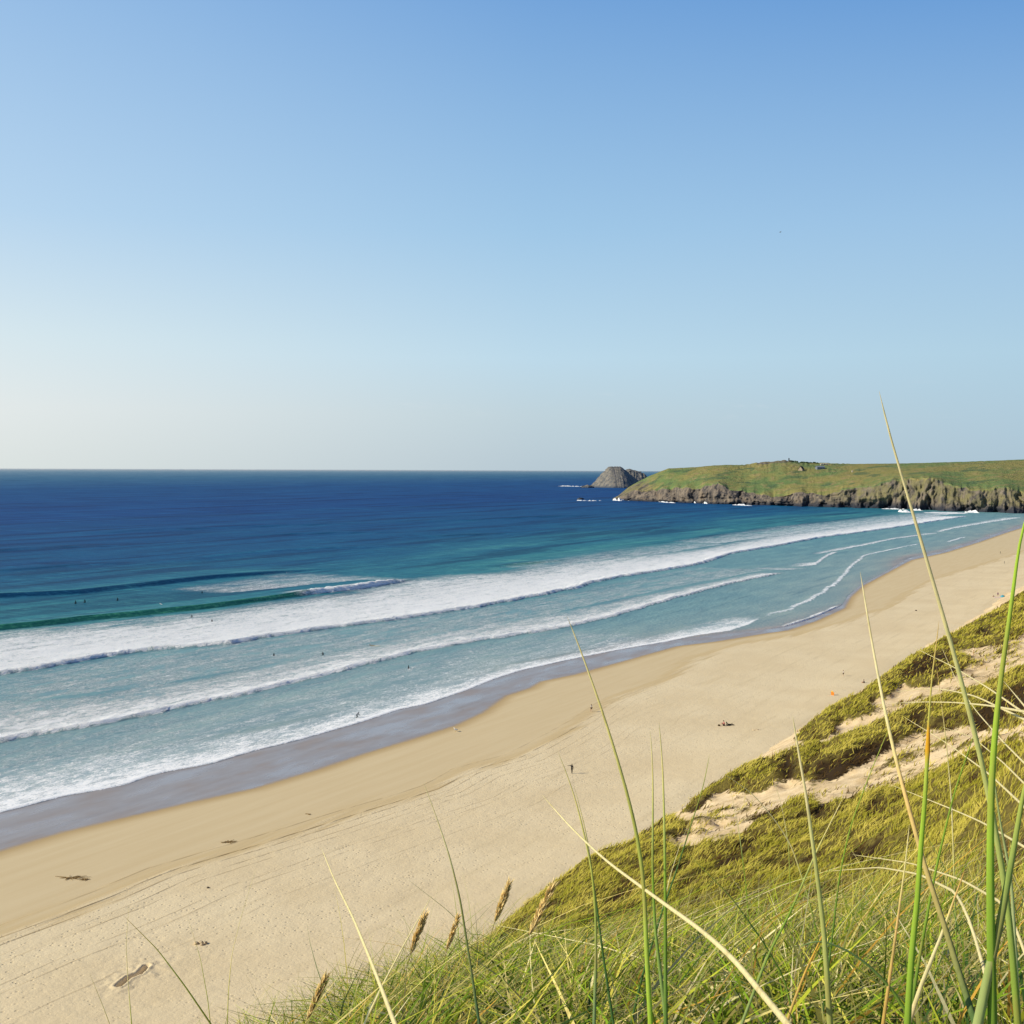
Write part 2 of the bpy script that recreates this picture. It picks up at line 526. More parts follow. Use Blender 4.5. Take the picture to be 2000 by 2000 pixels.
def c2(pts): return [(x * .4142, 900 + y * .4142) for x, y in pts]
def wave(front, back, f0, f1, power=1.0, hgt=0.5, rise=1.2, decay=5.0, wob=1.0, hfun=None, ffun=None, lip=0.0):
    """a bore: foam between its front and back lines, with a lifted front"""
    global SZ, FOAM
    sf, wf = line_sw(front)
    sb, wb = line_sw(back)
    a0, a1 = sf[0], sf[-1]
    ends = (smooth(a0 - 8, a0 + 12, SS) if front[0][0] > 20 else 1.0) * smooth(a1 + 10, a1 - 15, SS)
    jit = wob * (1.2 * fbm(SS / 14, SS * 0 + .3, 3, 5) + 0.45 * fbm(SS / 3.2, SS * 0 + .7, 2, 6))
    Fw = np.interp(SS, sf, wf) + jit
    Bw = np.maximum(np.interp(SS, sb, wb), Fw + 1.0)
    dl = SW - Fw
    u = dl / (Bw - Fw)
    dens = np.where((u >= 0) & (u <= 1.35), f0 + (f1 * (1 - 0.5 * smooth(330, 620, SS)) - f0 * (1 - 0.15 * smooth(330, 620, SS))) * np.clip(u, 0, 1) ** power, 0) * smooth(1.3, 0.85, u) * smooth(-0.02, 0.25, dl)
    if lip > 0:
        dens = np.maximum(dens, lip * smooth(0, 0.4, dl) * smooth(3.2, 1.0, dl))
    if ffun is not None: dens = dens * ffun(SS)
    FOAM = np.maximum(FOAM, dens * ends)
    hh = hgt * (hfun(SS) if hfun is not None else 1.0)
    prof = smooth(-0.2, rise, dl) * np.exp(-np.maximum(dl - rise, 0) / decay)
    lumps = 0.75 + 0.5 * vn(SS / 1.4, SW / 1.2, 31)
    SZ = SZ + hh * prof * lumps * ends


C_FRONT = [(-150, 1345), (0, 1320), (104, 1302), (207, 1283), (290, 1271), (373, 1266), (455, 1258), (538, 1244), (621, 1232), (709, 1219), (817, 1205), (926, 1188),
           (1035, 1168), (1125, 1150), (1162, 1138), (1240, 1123), (1300, 1114), (1379, 1100), (1426, 1082), (1519, 1067), (1612, 1049), (1706, 1037), (1799, 1023), (1887, 1009)]
C_BACK = [(-150, 1270), (0, 1245), (166, 1230), (290, 1220), (414, 1203), (538, 1182), (700, 1160), (800, 1136), (900, 1124), (1000, 1119), (1060, 1106), (1160, 1094), (1300, 1082), (1380, 1072),
          (1450, 1058), (1519, 1046), (1612, 1034), (1706, 1021), (1799, 1010), (1887, 1002)]
D_FRONT = [(-150, 1475), (0, 1451), (62, 1438), (186, 1418), (290, 1397), (373, 1380), (497, 1353), (600, 1327), (709, 1301), (817, 1275), (926, 1254), (1035, 1237), (1107, 1226), (1194, 1206),
           (1286, 1179), (1379, 1153), (1473, 1130), (1529, 1120)]
D_BACK = [(-150, 1395), (0, 1376), (207, 1360), (290, 1340), (414, 1326), (538, 1296), (709, 1262), (817, 1242), (926, 1221), (1035, 1206), (1143, 1188), (1286, 1158), (1400, 1136), (1529, 1108)]
E_FRONT = SEA_EDGE[:20] + [(1361, 1241), (1426, 1232), (1463, 1220), (1487, 1207)]
E_BACK = [(-150, 1520), (0, 1498), (124, 1478), (248, 1466), (373, 1450), (538, 1422), (709, 1380), (817, 1348), (926, 1320), (1000, 1299), (1107, 1279), (1300, 1238), (1400, 1212), (1487, 1192)]
wave(C_FRONT, C_BACK, 1.05, 0.72, 1.2, 1.15, 1.3, 7.0, 1.6, lip=0.95)
wave(D_FRONT, D_BACK, 0.95, 0.42, 0.9, 0.85, 1.1, 5.0, 1.3, lip=1.05)
wave(E_FRONT, E_BACK, 0.84, 0.40, 0.7, 0.16, 0.7, 3.0, 0.0, lip=0.95)
# thin wash line and small wavelets toward the far end
wave([(1500, 1203), (1547, 1191), (1612, 1158), (1640, 1135), (1661, 1114), (1672, 1100), (1692, 1085), (1747, 1073), (1800, 1062)],
     [(1500, 1199), (1547, 1188), (1612, 1153), (1640, 1130), (1661, 1110), (1692, 1082), (1747, 1071), (1800, 1060)], .85, .35, 1, .25, .8, 3, 1.1, lip=.72)
for fr, bk, st in (
        ([(1500, 1113), (1540, 1113), (1575, 1111)], [(1500, 1104), (1575, 1105)], .75),
        ([(1560, 1107), (1594, 1104), (1612, 1089), (1636, 1078)], [(1560, 1100), (1594, 1098), (1612, 1084), (1636, 1074)], .75),
        ([(1600, 1082), (1650, 1073), (1696, 1064), (1752, 1052), (1836, 1041)], [(1600, 1078), (1650, 1068), (1696, 1060), (1752, 1049), (1836, 1038)], .7),
        ([(1855, 1059), (1887, 1049)], [(1855, 1056), (1887, 1047)], .6),
        ([(1836, 1039), (1864, 1032), (1930, 1021), (1994, 1011)], [(1836, 1035), (1864, 1028), (1930, 1016), (1994, 1006)], .7),
        ([(1533, 1226), (1589, 1208), (1648, 1183)], [(1533, 1220), (1589, 1203), (1648, 1179)], .55)):
    wave(fr, bk, st * 1.2, st * .6, 1, .4, .9, 3, .6, lip=st * 1.3)
# spent foam patches
for fr, bk, f0, f1 in (
        ([(430, 1160), (538, 1150), (621, 1141), (700, 1134), (800, 1130)], [(430, 1140), (538, 1122), (621, 1114), (700, 1112), (800, 1118)], .55, .30),
        ([(1035, 1112), (1160, 1094), (1300, 1080), (1420, 1062)], [(1035, 1100), (1160, 1080), (1300, 1062), (1420, 1046)], .48, .30),
        ([(1400, 1062), (1519, 1046), (1612, 1034), (1706, 1021), (1887, 1001)], [(1400, 1046), (1519, 1028), (1612, 1020), (1706, 1009), (1887, 994)], .60, .34),
        ([(0, 1376), (300, 1338), (709, 1262), (1035, 1206), (1300, 1150), (1500, 1112)], [(0, 1325), (300, 1275), (709, 1222), (1035, 1172), (1300, 1118), (1500, 1080)], .38, .32),
        ([(0, 1500), (300, 1460), (709, 1380), (1035, 1290), (1300, 1240)], [(0, 1455), (300, 1400), (709, 1305), (1035, 1240), (1300, 1184)], .30, .22),
        ([(-100, 1254), (166, 1228), (414, 1202), (538, 1184)], [(-100, 1242), (166, 1219), (414, 1194), (538, 1178)], .55, .35)):
    wave(fr, bk, f0, f1, 1, 0.0, 1, 3, 1.0)
# the green wave that is about to break (left) and is breaking further along
B_BASE = [(-150, 1252), (0, 1232), (83, 1224), (166, 1214), (290, 1202), (414, 1189), (520, 1175), (621, 1161), (700, 1152), (796, 1137)]
sB, wB = line_sw(B_BASE)
fB = np.interp(SS, sB, wB) + 0.9 * fbm(SS / 20, SS * 0 + 0.2, 3, 17)
bend = smooth(sB[-1] + 25, sB[-1] - 25, SS) * smooth(sB[0] - 300, sB[0] - 20, SS)
dB = SW - fB
curl = smooth(-0.5, 3.2, dB) * np.exp(-np.maximum(dB - 3.2, 0) / 11)
SZ = SZ + bend * 1.75 * curl
fw = 0.55 + 0.9 * vn(SS / 30, SS * 0 + 5, 9)
FACE = np.maximum(FACE, bend * smooth(-0.5, 0.8, dB) * smooth(5.0 * fw + .4, 2.6 * fw, dB))
s_brk = np.interp(560, [p[0] for p in B_BASE], sB)
brk = smooth(s_brk, s_brk + 30, SS) * bend
FOAM = np.maximum(FOAM, brk * smooth(-0.4, 0.8, dB) * smooth(20, 8, dB) * (1.05 + 0.25 * fbm(SS / 5, SW / 2, 3, 4)))
SZ = SZ + brk * 1.1 * vn(SS / 1.8, SW / 1.4, 44) * smooth(0.3, 2.0, dB) * smooth(11, 4, dB)
FOAM = np.maximum(FOAM, bend * 0.42 * smooth(4.3, 4.8, dB) * smooth(6.8, 5.2, dB) * smooth(s_brk - 120, s_brk, SS))
# unbroken swells
def swell(base, hgt, rise, decay, face):
    global SZ, FACE
    s_, w_ = line_sw(base)
    e = smooth(s_[0] - (20 if base[0][0] > 10 else 400), s_[0] + (60 if base[0][0] > 10 else -100), SS) * smooth(s_[-1] + 30, s_[-1] - 70, SS)
    dl = SW - np.interp(SS, s_, w_) + 2.0 * fbm(SS / 45, SS * 0, 2, 19)
    SZ = SZ + e * hgt * smooth(-1, rise, dl) * np.exp(-np.maximum(dl - rise, 0) / decay)
    FACE = np.maximum(FACE, e * face * smooth(-3.0, 2.5, dl) * smooth(rise * 1.9, rise * .3, dl) * np.clip(.35 + 1.2 * vn(SS / 40, SW / 40, 23), 0, 1))
swell([(-100, 1176), (0, 1168), (166, 1160), (290, 1145), (414, 1131), (538, 1121), (660, 1112)], 1.5, 6.0, 22, 0.95)
swell([(-100, 1128), (0, 1119), (124, 1108), (228, 1103), (330, 1098)], 1.1, 7, 28, 0.7)
swell([(380, 1098), (480, 1084), (621, 1074), (760, 1070)], 1.1, 8, 28, 0.7)
swell([(450, 1052), (560, 1046), (700, 1042), (820, 1040)], 1.0, 10, 30, 0.7)
swell([(800, 1052), (930, 1046), (1060, 1042)], 1.0, 10, 30, 0.7)
swell([(-100, 1082), (0, 1078), (140, 1070), (300, 1066)], 1.0, 9, 30, 0.6)
swell([(900, 1112), (1000, 1106), (1090, 1098), (1150, 1090)], 0.9, 5, 16, 0.6)
swell([(150, 1045), (330, 1036), (560, 1028), (760, 1022)], 1.0, 14, 40, 0.55)
swell([(820, 1022), (1000, 1014), (1200, 1006)], 1.0, 14, 40, 0.55)
phase = SW / 62 + 0.9 * fbm(SS / 420, SW / 260, 3, 60)
amp = smooth(150, 320, TA) * smooth(2500, 900, TA) * np.clip(0.5 + 1.2 * fbm(SS / 260, SW / 110, 2, 71), 0, 1.2)
SZ = SZ + 0.55 * amp * (np.sin(phase * 2 * math.pi) * 0.5 + 0.5) ** 2
SZ = SZ + 0.05 * fbm(SS / 5, SW / 2.2, 3, 80) * smooth(2, 14, TA) * smooth(500, 200, TA)
SZ = SZ * smooth(0, 0.5, TA) + 0.004
SZ = np.where(TA < 0.01, beach_z(SS, SW) - 0.01, SZ)


def sea_material():
    a = M('sea_water')
    co = a.coords()
    tau_, foam, face = a.attr('offshore'), a.attr('foam'), a.attr('face')
    nbig = a.noise(a.coords((0.0035, 0.012, 1)), 1.0, 5.0, 0.6)
    nmed = a.noise(a.coords((0.025, 0.10, 1)), 1.0, 5.0, 0.6)
    tt = a.math('ADD', tau_, a.math('MULTIPLY', a.math('SUBTRACT', nbig, 0.5), a.math('ADD', a.math('MULTIPLY', tau_, 0.9), 40.0)))
    lg = a.math('DIVIDE', a.math('LOGARITHM', a.math('MAXIMUM', tt, 1.0), 10.0), 4.6)
    # log10 distance offshore / 4.6 : 10 m .22, 50 m .37, 150 m .47, 400 m .565, 1 km .65, 5 km .80, 30 km .97
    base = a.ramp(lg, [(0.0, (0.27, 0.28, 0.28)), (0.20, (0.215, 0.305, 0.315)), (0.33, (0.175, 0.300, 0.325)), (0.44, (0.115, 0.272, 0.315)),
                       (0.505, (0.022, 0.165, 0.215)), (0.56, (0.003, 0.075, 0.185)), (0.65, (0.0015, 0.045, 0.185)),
                       (0.73, (0.004, 0.062, 0.20)), (0.80, (0.030, 0.125, 0.235)), (0.88, (0.10, 0.22, 0.32)), (0.94, (0.22, 0.34, 0.41)), (1.0, (0.42, 0.53, 0.56))])  # farthest stops put distance haze into the water colour
    base = a.mix(a.mapr(nmed, 0.35, 0.75, 0, 0.55), base, a.mix(1.0, base, (1.7, 1.45, 1.25), 'MULTIPLY'))
    streak = a.noise(a.coords((0.012, 0.16, 1)), 1.0, 4.0, 0.6)
    base = a.mix(a.mapr(streak, 0.45, 0.28, 0, 0.55), base, a.mix(1.0, base, (0.42, 0.55, 0.68), 'MULTIPLY'))
    grain_ = a.noise(a.coords((0.22, 0.8, 1)), 1.0, 4.0, 0.7)
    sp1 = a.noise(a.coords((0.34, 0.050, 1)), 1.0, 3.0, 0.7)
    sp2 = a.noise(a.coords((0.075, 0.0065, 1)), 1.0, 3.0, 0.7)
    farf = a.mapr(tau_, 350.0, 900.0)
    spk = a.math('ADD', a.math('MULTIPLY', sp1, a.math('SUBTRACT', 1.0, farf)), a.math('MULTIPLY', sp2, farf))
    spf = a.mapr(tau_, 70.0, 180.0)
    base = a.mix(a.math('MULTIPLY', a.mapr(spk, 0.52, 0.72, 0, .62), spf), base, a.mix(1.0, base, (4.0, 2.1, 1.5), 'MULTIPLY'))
    base = a.mix(a.math('MULTIPLY', a.mapr(spk, 0.48, 0.30, 0, .6), spf), base, a.mix(1.0, base, (0.4, 0.5, 0.62), 'MULTIPLY'))
    st2 = a.noise(a.coords((0.0035, 0.034, 1)), 1.0, 4.0, 0.55, 0.5)
    base = a.mix(a.math('MULTIPLY', a.mapr(st2, 0.49, 0.37), a.mapr(tau_, 110.0, 220.0, 0, .9)), base, a.mix(1.0, base, (0.35, 0.48, 0.62), 'MULTIPLY'))
    base = a.mix(a.math('MULTIPLY', a.mapr(st2, 0.54, 0.68), a.mapr(tau_, 110.0, 220.0, 0, .6)), base, a.mix(1.0, base, (2.6, 1.6, 1.25), 'MULTIPLY'))
    facec = a.mix(a.mapr(tau_, 190.0, 260.0), (0.016, 0.125, 0.100), (0.004, 0.042, 0.105))
    facec = a.mix(a.mapr(nmed, .35, .7, 0, .6), facec, a.mix(1.0, facec, (2.2, 1.7, 1.5), 'MULTIPLY'))
    stri = a.noise(a.coords((0.42, 0.05, 1)), 1.0, 4.0, 0.65)
    facec = a.mix(a.mapr(stri, .48, .66, 0, .6), facec, a.mix(1.0, facec, (3.0, 2.0, 1.7), 'MULTIPLY'))
    base = a.mix(a.mapr(a.math('ADD', a.math('ADD', face, a.math('MULTIPLY', a.math('SUBTRACT', grain_, 0.5), 0.8)), a.math('MULTIPLY', a.math('SUBTRACT', nmed, 0.5), 0.9)), 0.15, 0.85), base, facec)
    # foam is broken up into lace by noise of several sizes
    grain = a.noise(a.coords((0.5, 1.4, 1)), 1.0, 4.0, 0.75)
    base = a.mix(a.mapr(grain, 0.46, 0.68, 0, 0.42), base, a.mix(1.0, base, (2.2, 1.6, 1.35), 'MULTIPLY'))
    base = a.mix(a.mapr(grain, 0.50, 0.32, 0, 0.5), base, a.mix(1.0, base, (0.55, 0.68, 0.75), 'MULTIPLY'))
    f1 = a.noise(a.coords((0.30, 0.55, 1)), 1.0, 6.0, 0.68, 0.6)
    f2 = a.noise(a.coords((1.1, 2.2, 1)), 1.0, 5.0, 0.7, 1.2)
    f3 = a.noise(a.coords((0.05, 0.22, 1)), 1.0, 4.0, 0.6, 0.4)
    th = a.math('ADD', a.math('ADD', a.math('MULTIPLY', a.math('SUBTRACT', f1, 0.5), 0 + 1.5), a.math('MULTIPLY', a.math('SUBTRACT', f2, 0.5), 1.9)),
                a.math('MULTIPLY', a.math('SUBTRACT', f3, 0.5), 0.9))
    fm = a.mapr(a.math('ADD', foam, th), 0.30, 0.86)
    fm = a.math('MULTIPLY', fm, a.mapr(foam, 0.02, 0.14))
    lc = a.noise(a.coords((0.32, 0.62, 1)), 1.0, 5.0, 0.62, 1.6)
    lace = a.math('MULTIPLY', a.mapr(a.math('ABSOLUTE', a.math('SUBTRACT', lc, 0.5)), 0.0, 0.055, 1, 0), a.math('MULTIPLY', a.mapr(foam, 0.10, 0.38), a.mapr(f3, 0.36, 0.56)))
    fm = a.math('MAXIMUM', fm, a.math('MULTIPLY', lace, 0.75))
    milk = a.math('MULTIPLY', a.mapr(foam, 0.1, 0.9, 0, 0.50), 1.0)
    base = a.mix(milk, base, (0.49, 0.63, 0.67))
    col = a.mix(fm, base, a.mix(a.mapr(f2, 0.35, 0.6), (0.80, 0.85, 0.88), (1.0, 1.0, 0.98)))
    chop = a.noise(a.coords((0.35, 0.9, 1)), 1.0, 6.0, 0.65)
    chop2 = a.noise(a.coords((0.04, 0.13, 1)), 1.0, 5.0, 0.6)
    h = a.math('ADD', a.math('MULTIPLY', chop, 0.55), a.math('MULTIPLY', chop2, 2.2))
    h = a.math('ADD', h, a.math('MULTIPLY', a.math('MULTIPLY', fm, f2), 0.9))
    calm = a.mapr(tau_, 1.0, 60.0, 0.12, 1.0)
    nrm = a.bump(a.math('MULTIPLY', h, calm), 0.9, 0.55)
    dif = a.n('BsdfDiffuse', {'Color': col, 'Normal': nrm})
    gl = a.n('BsdfGlossy', {'Color': (0.9, 0.95, 1, 1), 'Roughness': 0.28, 'Normal': nrm})
    fr = a.n('Fresnel', {'IOR': 1.33, 'Normal': nrm})
    gf = a.math('MULTIPLY', a.math('MINIMUM', fr.outputs[0], 0.11), a.math('SUBTRACT', 1.0, fm, clamp=True))
    gf = a.math('MULTIPLY', gf, a.mapr(face, 0, 1, 0.75, 0.25))
    return a.surf(a.n('MixShader', {0: gf, 1: dif.outputs[0], 2: gl.outputs[0]}))


me = raw_mesh('sea', np.stack([SS, SW, SZ], -1), grid_faces(*SS.shape))
attr(me, 'foam', np.clip(FOAM, 0, 1)); attr(me, 'face', FACE); attr(me, 'offshore', TA)
sea = tag(link('sea', me, sea_material()), kind='structure')
sea.rotation_euler = (0, 0, ANG)

# ---- headland and island
def headland_material():
    a = M('headland_rock_and_turf')
    co = a.coords()
    veg, ht = a.attr('veg'), a.attr('above_water')
    n1 = a.noise(co, 0.012, 5.0, 0.6)
    n2 = a.noise(co, 0.07, 5.0, 0.65)
    n3 = a.noise(a.coords((1, 1, 0.22)), 0.11, 6.0, 0.7)
    turf = a.mix(a.mapr(n1, 0.40, 0.62), (0.25, 0.225, 0.060), (0.135, 0.20, 0.055))
    turf = a.mix(a.mapr(n2, 0.50, 0.68, 0, 0.8), turf, (0.32, 0.235, 0.10))
    turf = a.mix(a.mapr(a.noise(co, 0.03, 3.0), 0.56, 0.66, 0, 0.8), turf, (0.075, 0.125, 0.045))
    rock = a.mix(a.mapr(n3, 0.32, 0.66), (0.024, 0.022, 0.026), (0.25, 0.20, 0.145))
    rock = a.mix(a.mapr(n2, 0.48, 0.7, 0, 0.55), rock, (0.26, 0.19, 0.12))
    rock = a.mix(a.math('MULTIPLY', a.attr('mossy'), a.mapr(n2, 0.35, 0.6, 0, 0.8)), rock, (0.20, 0.18, 0.065))
    rock = a.mix(a.mapr(a.math('ADD', ht, a.math('MULTIPLY', n2, 6.0)), 10.0, 4.0), rock, (0.022, 0.022, 0.030))
    rock = a.mix(a.math('MULTIPLY', a.attr('gully_shade'), a.mapr(n3, 0.75, 0.3, .35, .95)), rock, (0.018, 0.020, 0.032))  # shade in the gully recesses, painted into the rock colour
    vf = a.mapr(a.math('ADD', veg, a.math('MULTIPLY', a.math('SUBTRACT', n2, 0.5), 0.9)), 0.4, 0.6)
    c = a.mix(vf, rock, turf)
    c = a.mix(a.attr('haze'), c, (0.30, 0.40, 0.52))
    nrm = a.bump(a.math('ADD', n3, n2), 0.8, 4.0)
    return a.surf(a.n('BsdfPrincipled', {'Base Color': c, 'Roughness': 0.95, 'Specular IOR Level': 0.05, 'Normal': nrm}))


HM = headland_material()
def c1(pts): return np.array([(1100 + x * .4658, 860 + y * .4658) for x, y in pts])
BASE = c1([(206, 251), (240, 252), (300, 254), (400, 258), (650, 268), (900, 275), (1150, 281), (1430, 289), (1740, 301), (1932, 305), (2200, 312), (2500, 318)])
CLIFF = c1([(206, 248), (250, 232), (300, 212), (350, 212), (400, 207), (480, 196), (560, 206), (610, 190), (650, 180), (700, 205), (750, 208), (820, 225), (900, 238), (1000, 216), (1100, 228), (1180, 205),
            (1230, 197), (1330, 186), (1380, 166), (1420, 163), (1500, 160), (1560, 163), (1640, 190), (1700, 205), (1750, 210), (1850, 200), (1932, 216), (2200, 210), (2500, 205)])
RIDGE = c1([(206, 245), (230, 232), (250, 216), (275, 196), (300, 181), (360, 150), (400, 133), (440, 118), (500, 115), (560, 112), (620, 106), (680, 103), (740, 103), (780, 101), (800, 96), (830, 92), (880, 88), (930, 83), (960, 87),
            (1000, 92), (1100, 95), (1200, 99), (1300, 98), (1400, 97), (1500, 95), (1600, 92), (1700, 89), (1800, 85), (1932, 80), (2200, 72), (2500, 66)])
upx = np.linspace(BASE[0, 0], BASE[-1, 0], 760)
pb = np.interp(upx, BASE[:, 0], BASE[:, 1]); pc = np.interp(upx, CLIFF[:, 0], CLIFF[:, 1]); pr = np.interp(upx, RIDGE[:, 0], RIDGE[:, 1])
YB = at_z(upx, pb)[:, 1]
um = upx * 0.85                                     # roughly metres along the cliff
pc = np.minimum(pc + 5.0 * fbm(um / 14, um * 0, 3, 2), pb - 2)
pc = np.maximum(pc, pr + 2)
_k2 = np.hanning(81); _k2 /= _k2.sum()
pcs = np.maximum(np.convolve(np.pad(pc, 40, mode='edge'), _k2, mode='valid'), pr + 1.5)
depth = np.interp(upx, [1196, 1216, 1260, 1320, 1450, 2000], [12, 30, 90, 150, 210, 300])
rows, veg, gully_shade, moss = [], [], [], []
NC, NG = 34, 40
hprev = None
for k in range(NC + 1):
    v = k / NC
    py = pb + (pc - pb) * v
    recess = 20 * v * np.minimum(1, depth / 60)
    amp_ = np.minimum(1, depth / 80) * (1 - 0.55 * v)
    uw = um + 26 * fbm(um / 45, v * 1.3 + um * 0, 3, 40)
    gl = 36 * amp_ * (np.abs(fbm(uw / 40, v * 0.9 + um * 0, 4, 41)) ** 0.8 - 0.25) * (0.4 + 1.2 * vn(um / 90, um * 0, 77))
    gl += 7 * amp_ * fbm(um / 70 + v * .5, v * 5 + um / 120, 3, 49)
    gl += 13 * amp_ * fbm(um / 9, v * 1.6 + um * 0, 3, 43)
    gl += 3.0 * amp_ * fbm(um / 3, v * 6 + um * 0, 2, 47)
    gully_shade.append(smooth(2, 13, -gl) * (1 - .4 * v))  # deeper recess, more painted shade
    rows.append(at_y(upx, py, YB + recess - gl)); veg.append(np.full(len(upx), 0.55 * max(0, (v - 0.75) / .25)))
    moss.append(smooth(1560, 1700, upx) * smooth(0.15, 0.4, v + 0 * upx))
ytop = rows[-1][:, 1]
_k = np.hanning(61); _k /= _k.sum()
ysm = np.convolve(np.pad(ytop, 30, mode='edge'), _k, mode='valid') + 4
for k in range(1, NG + 1):
    v = k / NG
    pcv = pc + (pcs - pc) * min(1, v * 5)
    py = pcv + (pr - pcv) * (1 - (1 - v) ** 1.35)
    roll_ = 10 * fbm(um / 60, v * 2 + um * 0, 3, 51) * np.minimum(1, depth / 150) * math.sin(math.pi * min(v, 1))
    jag = np.where((upx > 1440) & (upx < 1660), 1.2 * fbm(um / 4, um * 0 + v * 8, 3, 53), 0.35 * fbm(um / 5, um * 0 + v * 8, 3, 53)) * v
    rows.append(at_y(upx, py + jag, ytop + (ysm - ytop) * min(1, v * 6) + depth * v + roll_))
    low = smooth(1330, 1215, upx)
    veg.append(np.clip(np.full(len(upx), 1.0) - 1.1 * low * (1 - v * .6) - 0.75 * smooth(1450, 1500, upx) * smooth(1570, 1530, upx) * smooth(0.75, 0.95, v + 0 * upx), 0, 1))
    moss.append(np.ones(len(upx)))
last = rows[-1]
for k, (dy, dz) in enumerate(((60, 3), (140, 22), (220, 60), (300, 120))):
    p = last.copy(); sc_ = (p[:, 1] + dy) / p[:, 1]
    p[:, 0] *= sc_; p[:, 1] += dy; p[:, 2] = np.maximum(p[:, 2] - dz, -4)
    rows.append(p); veg.append(np.ones(len(upx))); moss.append(np.ones(len(upx)))
skirt = rows[0].copy(); skirt[:, 2] = -4
HR = np.array([skirt] + rows); VEG = np.array([veg[0]] + veg); MOSS = np.array([moss[0]] + moss)
me = raw_mesh('headland', HR, grid_faces(HR.shape[0], HR.shape[1]))
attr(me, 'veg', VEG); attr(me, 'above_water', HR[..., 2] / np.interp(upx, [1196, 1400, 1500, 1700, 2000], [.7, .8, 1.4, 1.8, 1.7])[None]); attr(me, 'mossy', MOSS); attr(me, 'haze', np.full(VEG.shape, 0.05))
CV = np.zeros(VEG.shape); CV[1:NC + 2] = np.array(gully_shade); CV[0] = gully_shade[0]; attr(me, 'gully_shade', CV)
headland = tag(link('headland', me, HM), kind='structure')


def headland_at(px, py):
    """where the pixel's sight line meets the headland: nearest grid vertex in the picture"""
    qx, qy = project(HR[1:-4].reshape(-1, 3))
    i = np.argmin((qx - px) ** 2 + 2 * (qy - py) ** 2)
    return HR[1:-4].reshape(-1, 3)[i]


def island_mesh(name, top, base_y, Y, thick, seed, n=90, rr=26):
    top = np.array(top, float)
    x = np.linspace(top[0, 0], top[-1, 0], n)
    yt = np.interp(x, top[:, 0], top[:, 1]) + 1.2 * fbm(x / 3.5, x * 0, 3, seed)
    yt[0] = yt[-1] = base_y
    crest = at_y(x, np.minimum(yt, base_y), np.full(n, Y + thick * .5))
    zc = np.maximum(crest[:, 2], 0)
    R_ = []
    for k in range(-rr, rr + 1):
        v = k / rr
        e = (1 - abs(v) ** 1.25)
        nn = 17 * fbm(x / 6, v * 4 + 0 * x, 4, seed + 3) * (1 - abs(v) ** 3)
        P = crest.copy()
        wd = thick * (0.25 + 0.75 * zc / zc.max())
        P[:, 1] += v * wd + nn * (1 if k else 0.3)
        P[:, 0] += 4 * fbm(x / 5, v * 5 + 0 * x, 3, seed + 8)
        P[:, 2] = zc * e + (nn * 0.35 * (zc > 8) if k else 0) - 2 * (abs(v) > .98)
        R_.append(P)
    R_ = np.array(R_)
    me = raw_mesh(name, R_, grid_faces(2 * rr + 1, n))
    attr(me, 'veg', np.full(R_.shape[:2], 0.16) * (R_[..., 2] > 30)); attr(me, 'above_water', R_[..., 2]); attr(me, 'mossy', np.full(R_.shape[:2], 0.25))
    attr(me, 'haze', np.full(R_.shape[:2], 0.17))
    return link(name, me, HM)


tag(island_mesh('island', [(1150, 950), (1160, 944), (1168, 932), (1180, 920), (1189, 912), (1198, 911), (1212, 911.5), (1221, 917), (1230, 926), (1240, 934), (1252, 943), (1262, 951)], 950.5, 3750, 150, 5), kind='structure')
tag(island_mesh('island', [(1215, 949), (1222, 918), (1228, 915), (1236, 917), (1248, 921), (1258, 925), (1264, 930), (1266, 949)], 949.3, 4150, 80, 25), kind='structure')
ri = island_mesh('rock', [(1128, 977), (1131, 973.5), (1135, 972), (1139, 974), (1143, 977)], 977, 2230, 9, 61, n=24, rr=8)
tag(ri, 'low dark rock awash left of the headland tip', 'rock')
ri = island_mesh('rock', [(1134, 951), (1140, 948.5), (1147, 947), (1154, 948.5), (1160, 951)], 951, 3700, 26, 63, n=24, rr=8)
tag(ri, 'low dark reef at the left foot of the pointed island', 'rock')

foam_m = M('surf_foam')
_fn = foam_m.noise(foam_m.coords(), 0.25, 4.0)
foam_mat = foam_m.surf(foam_m.n('BsdfDiffuse', {'Color': foam_m.mix(foam_m.mapr(_fn, 0.3, 0.7), (0.62, 0.68, 0.72), (0.84, 0.85, 0.86))}))
SV, SF = [], []
def surf_strip(pxs, pys, hmax, wid, seed):
    n = max(12, int((pxs[-1] - pxs[0]) * 1.6))
    x = np.linspace(pxs[0], pxs[-1], n); y = np.interp(x, pxs, pys)
    P = at_z(x, y)
    env = np.sin(np.linspace(0, math.pi, n)) ** 0.5
    hh = hmax * env * np.clip(vn(x / 3.3, x * 0, seed) * 1.5 - .25, 0.05, 1.2)
    prof = [(-1, -.3), (-.75, .12), (-.3, .5), (.1, 1.0), (.6, .7), (1, -.3)]
    base = sum(len(v) for v in SV)
    G = []
    for a_, b_ in prof:
        Q = P.copy(); Q[:, 1] += a_ * wid * env * (0.5 + vn(x / 2.2, x * 0 + 3, seed)); Q[:, 2] = b_ * hh + 0.02
        G.append(Q)
    G = np.array(G); SV.append(G.reshape(-1, 3)); SF.append(grid_faces(len(prof), n) + base)
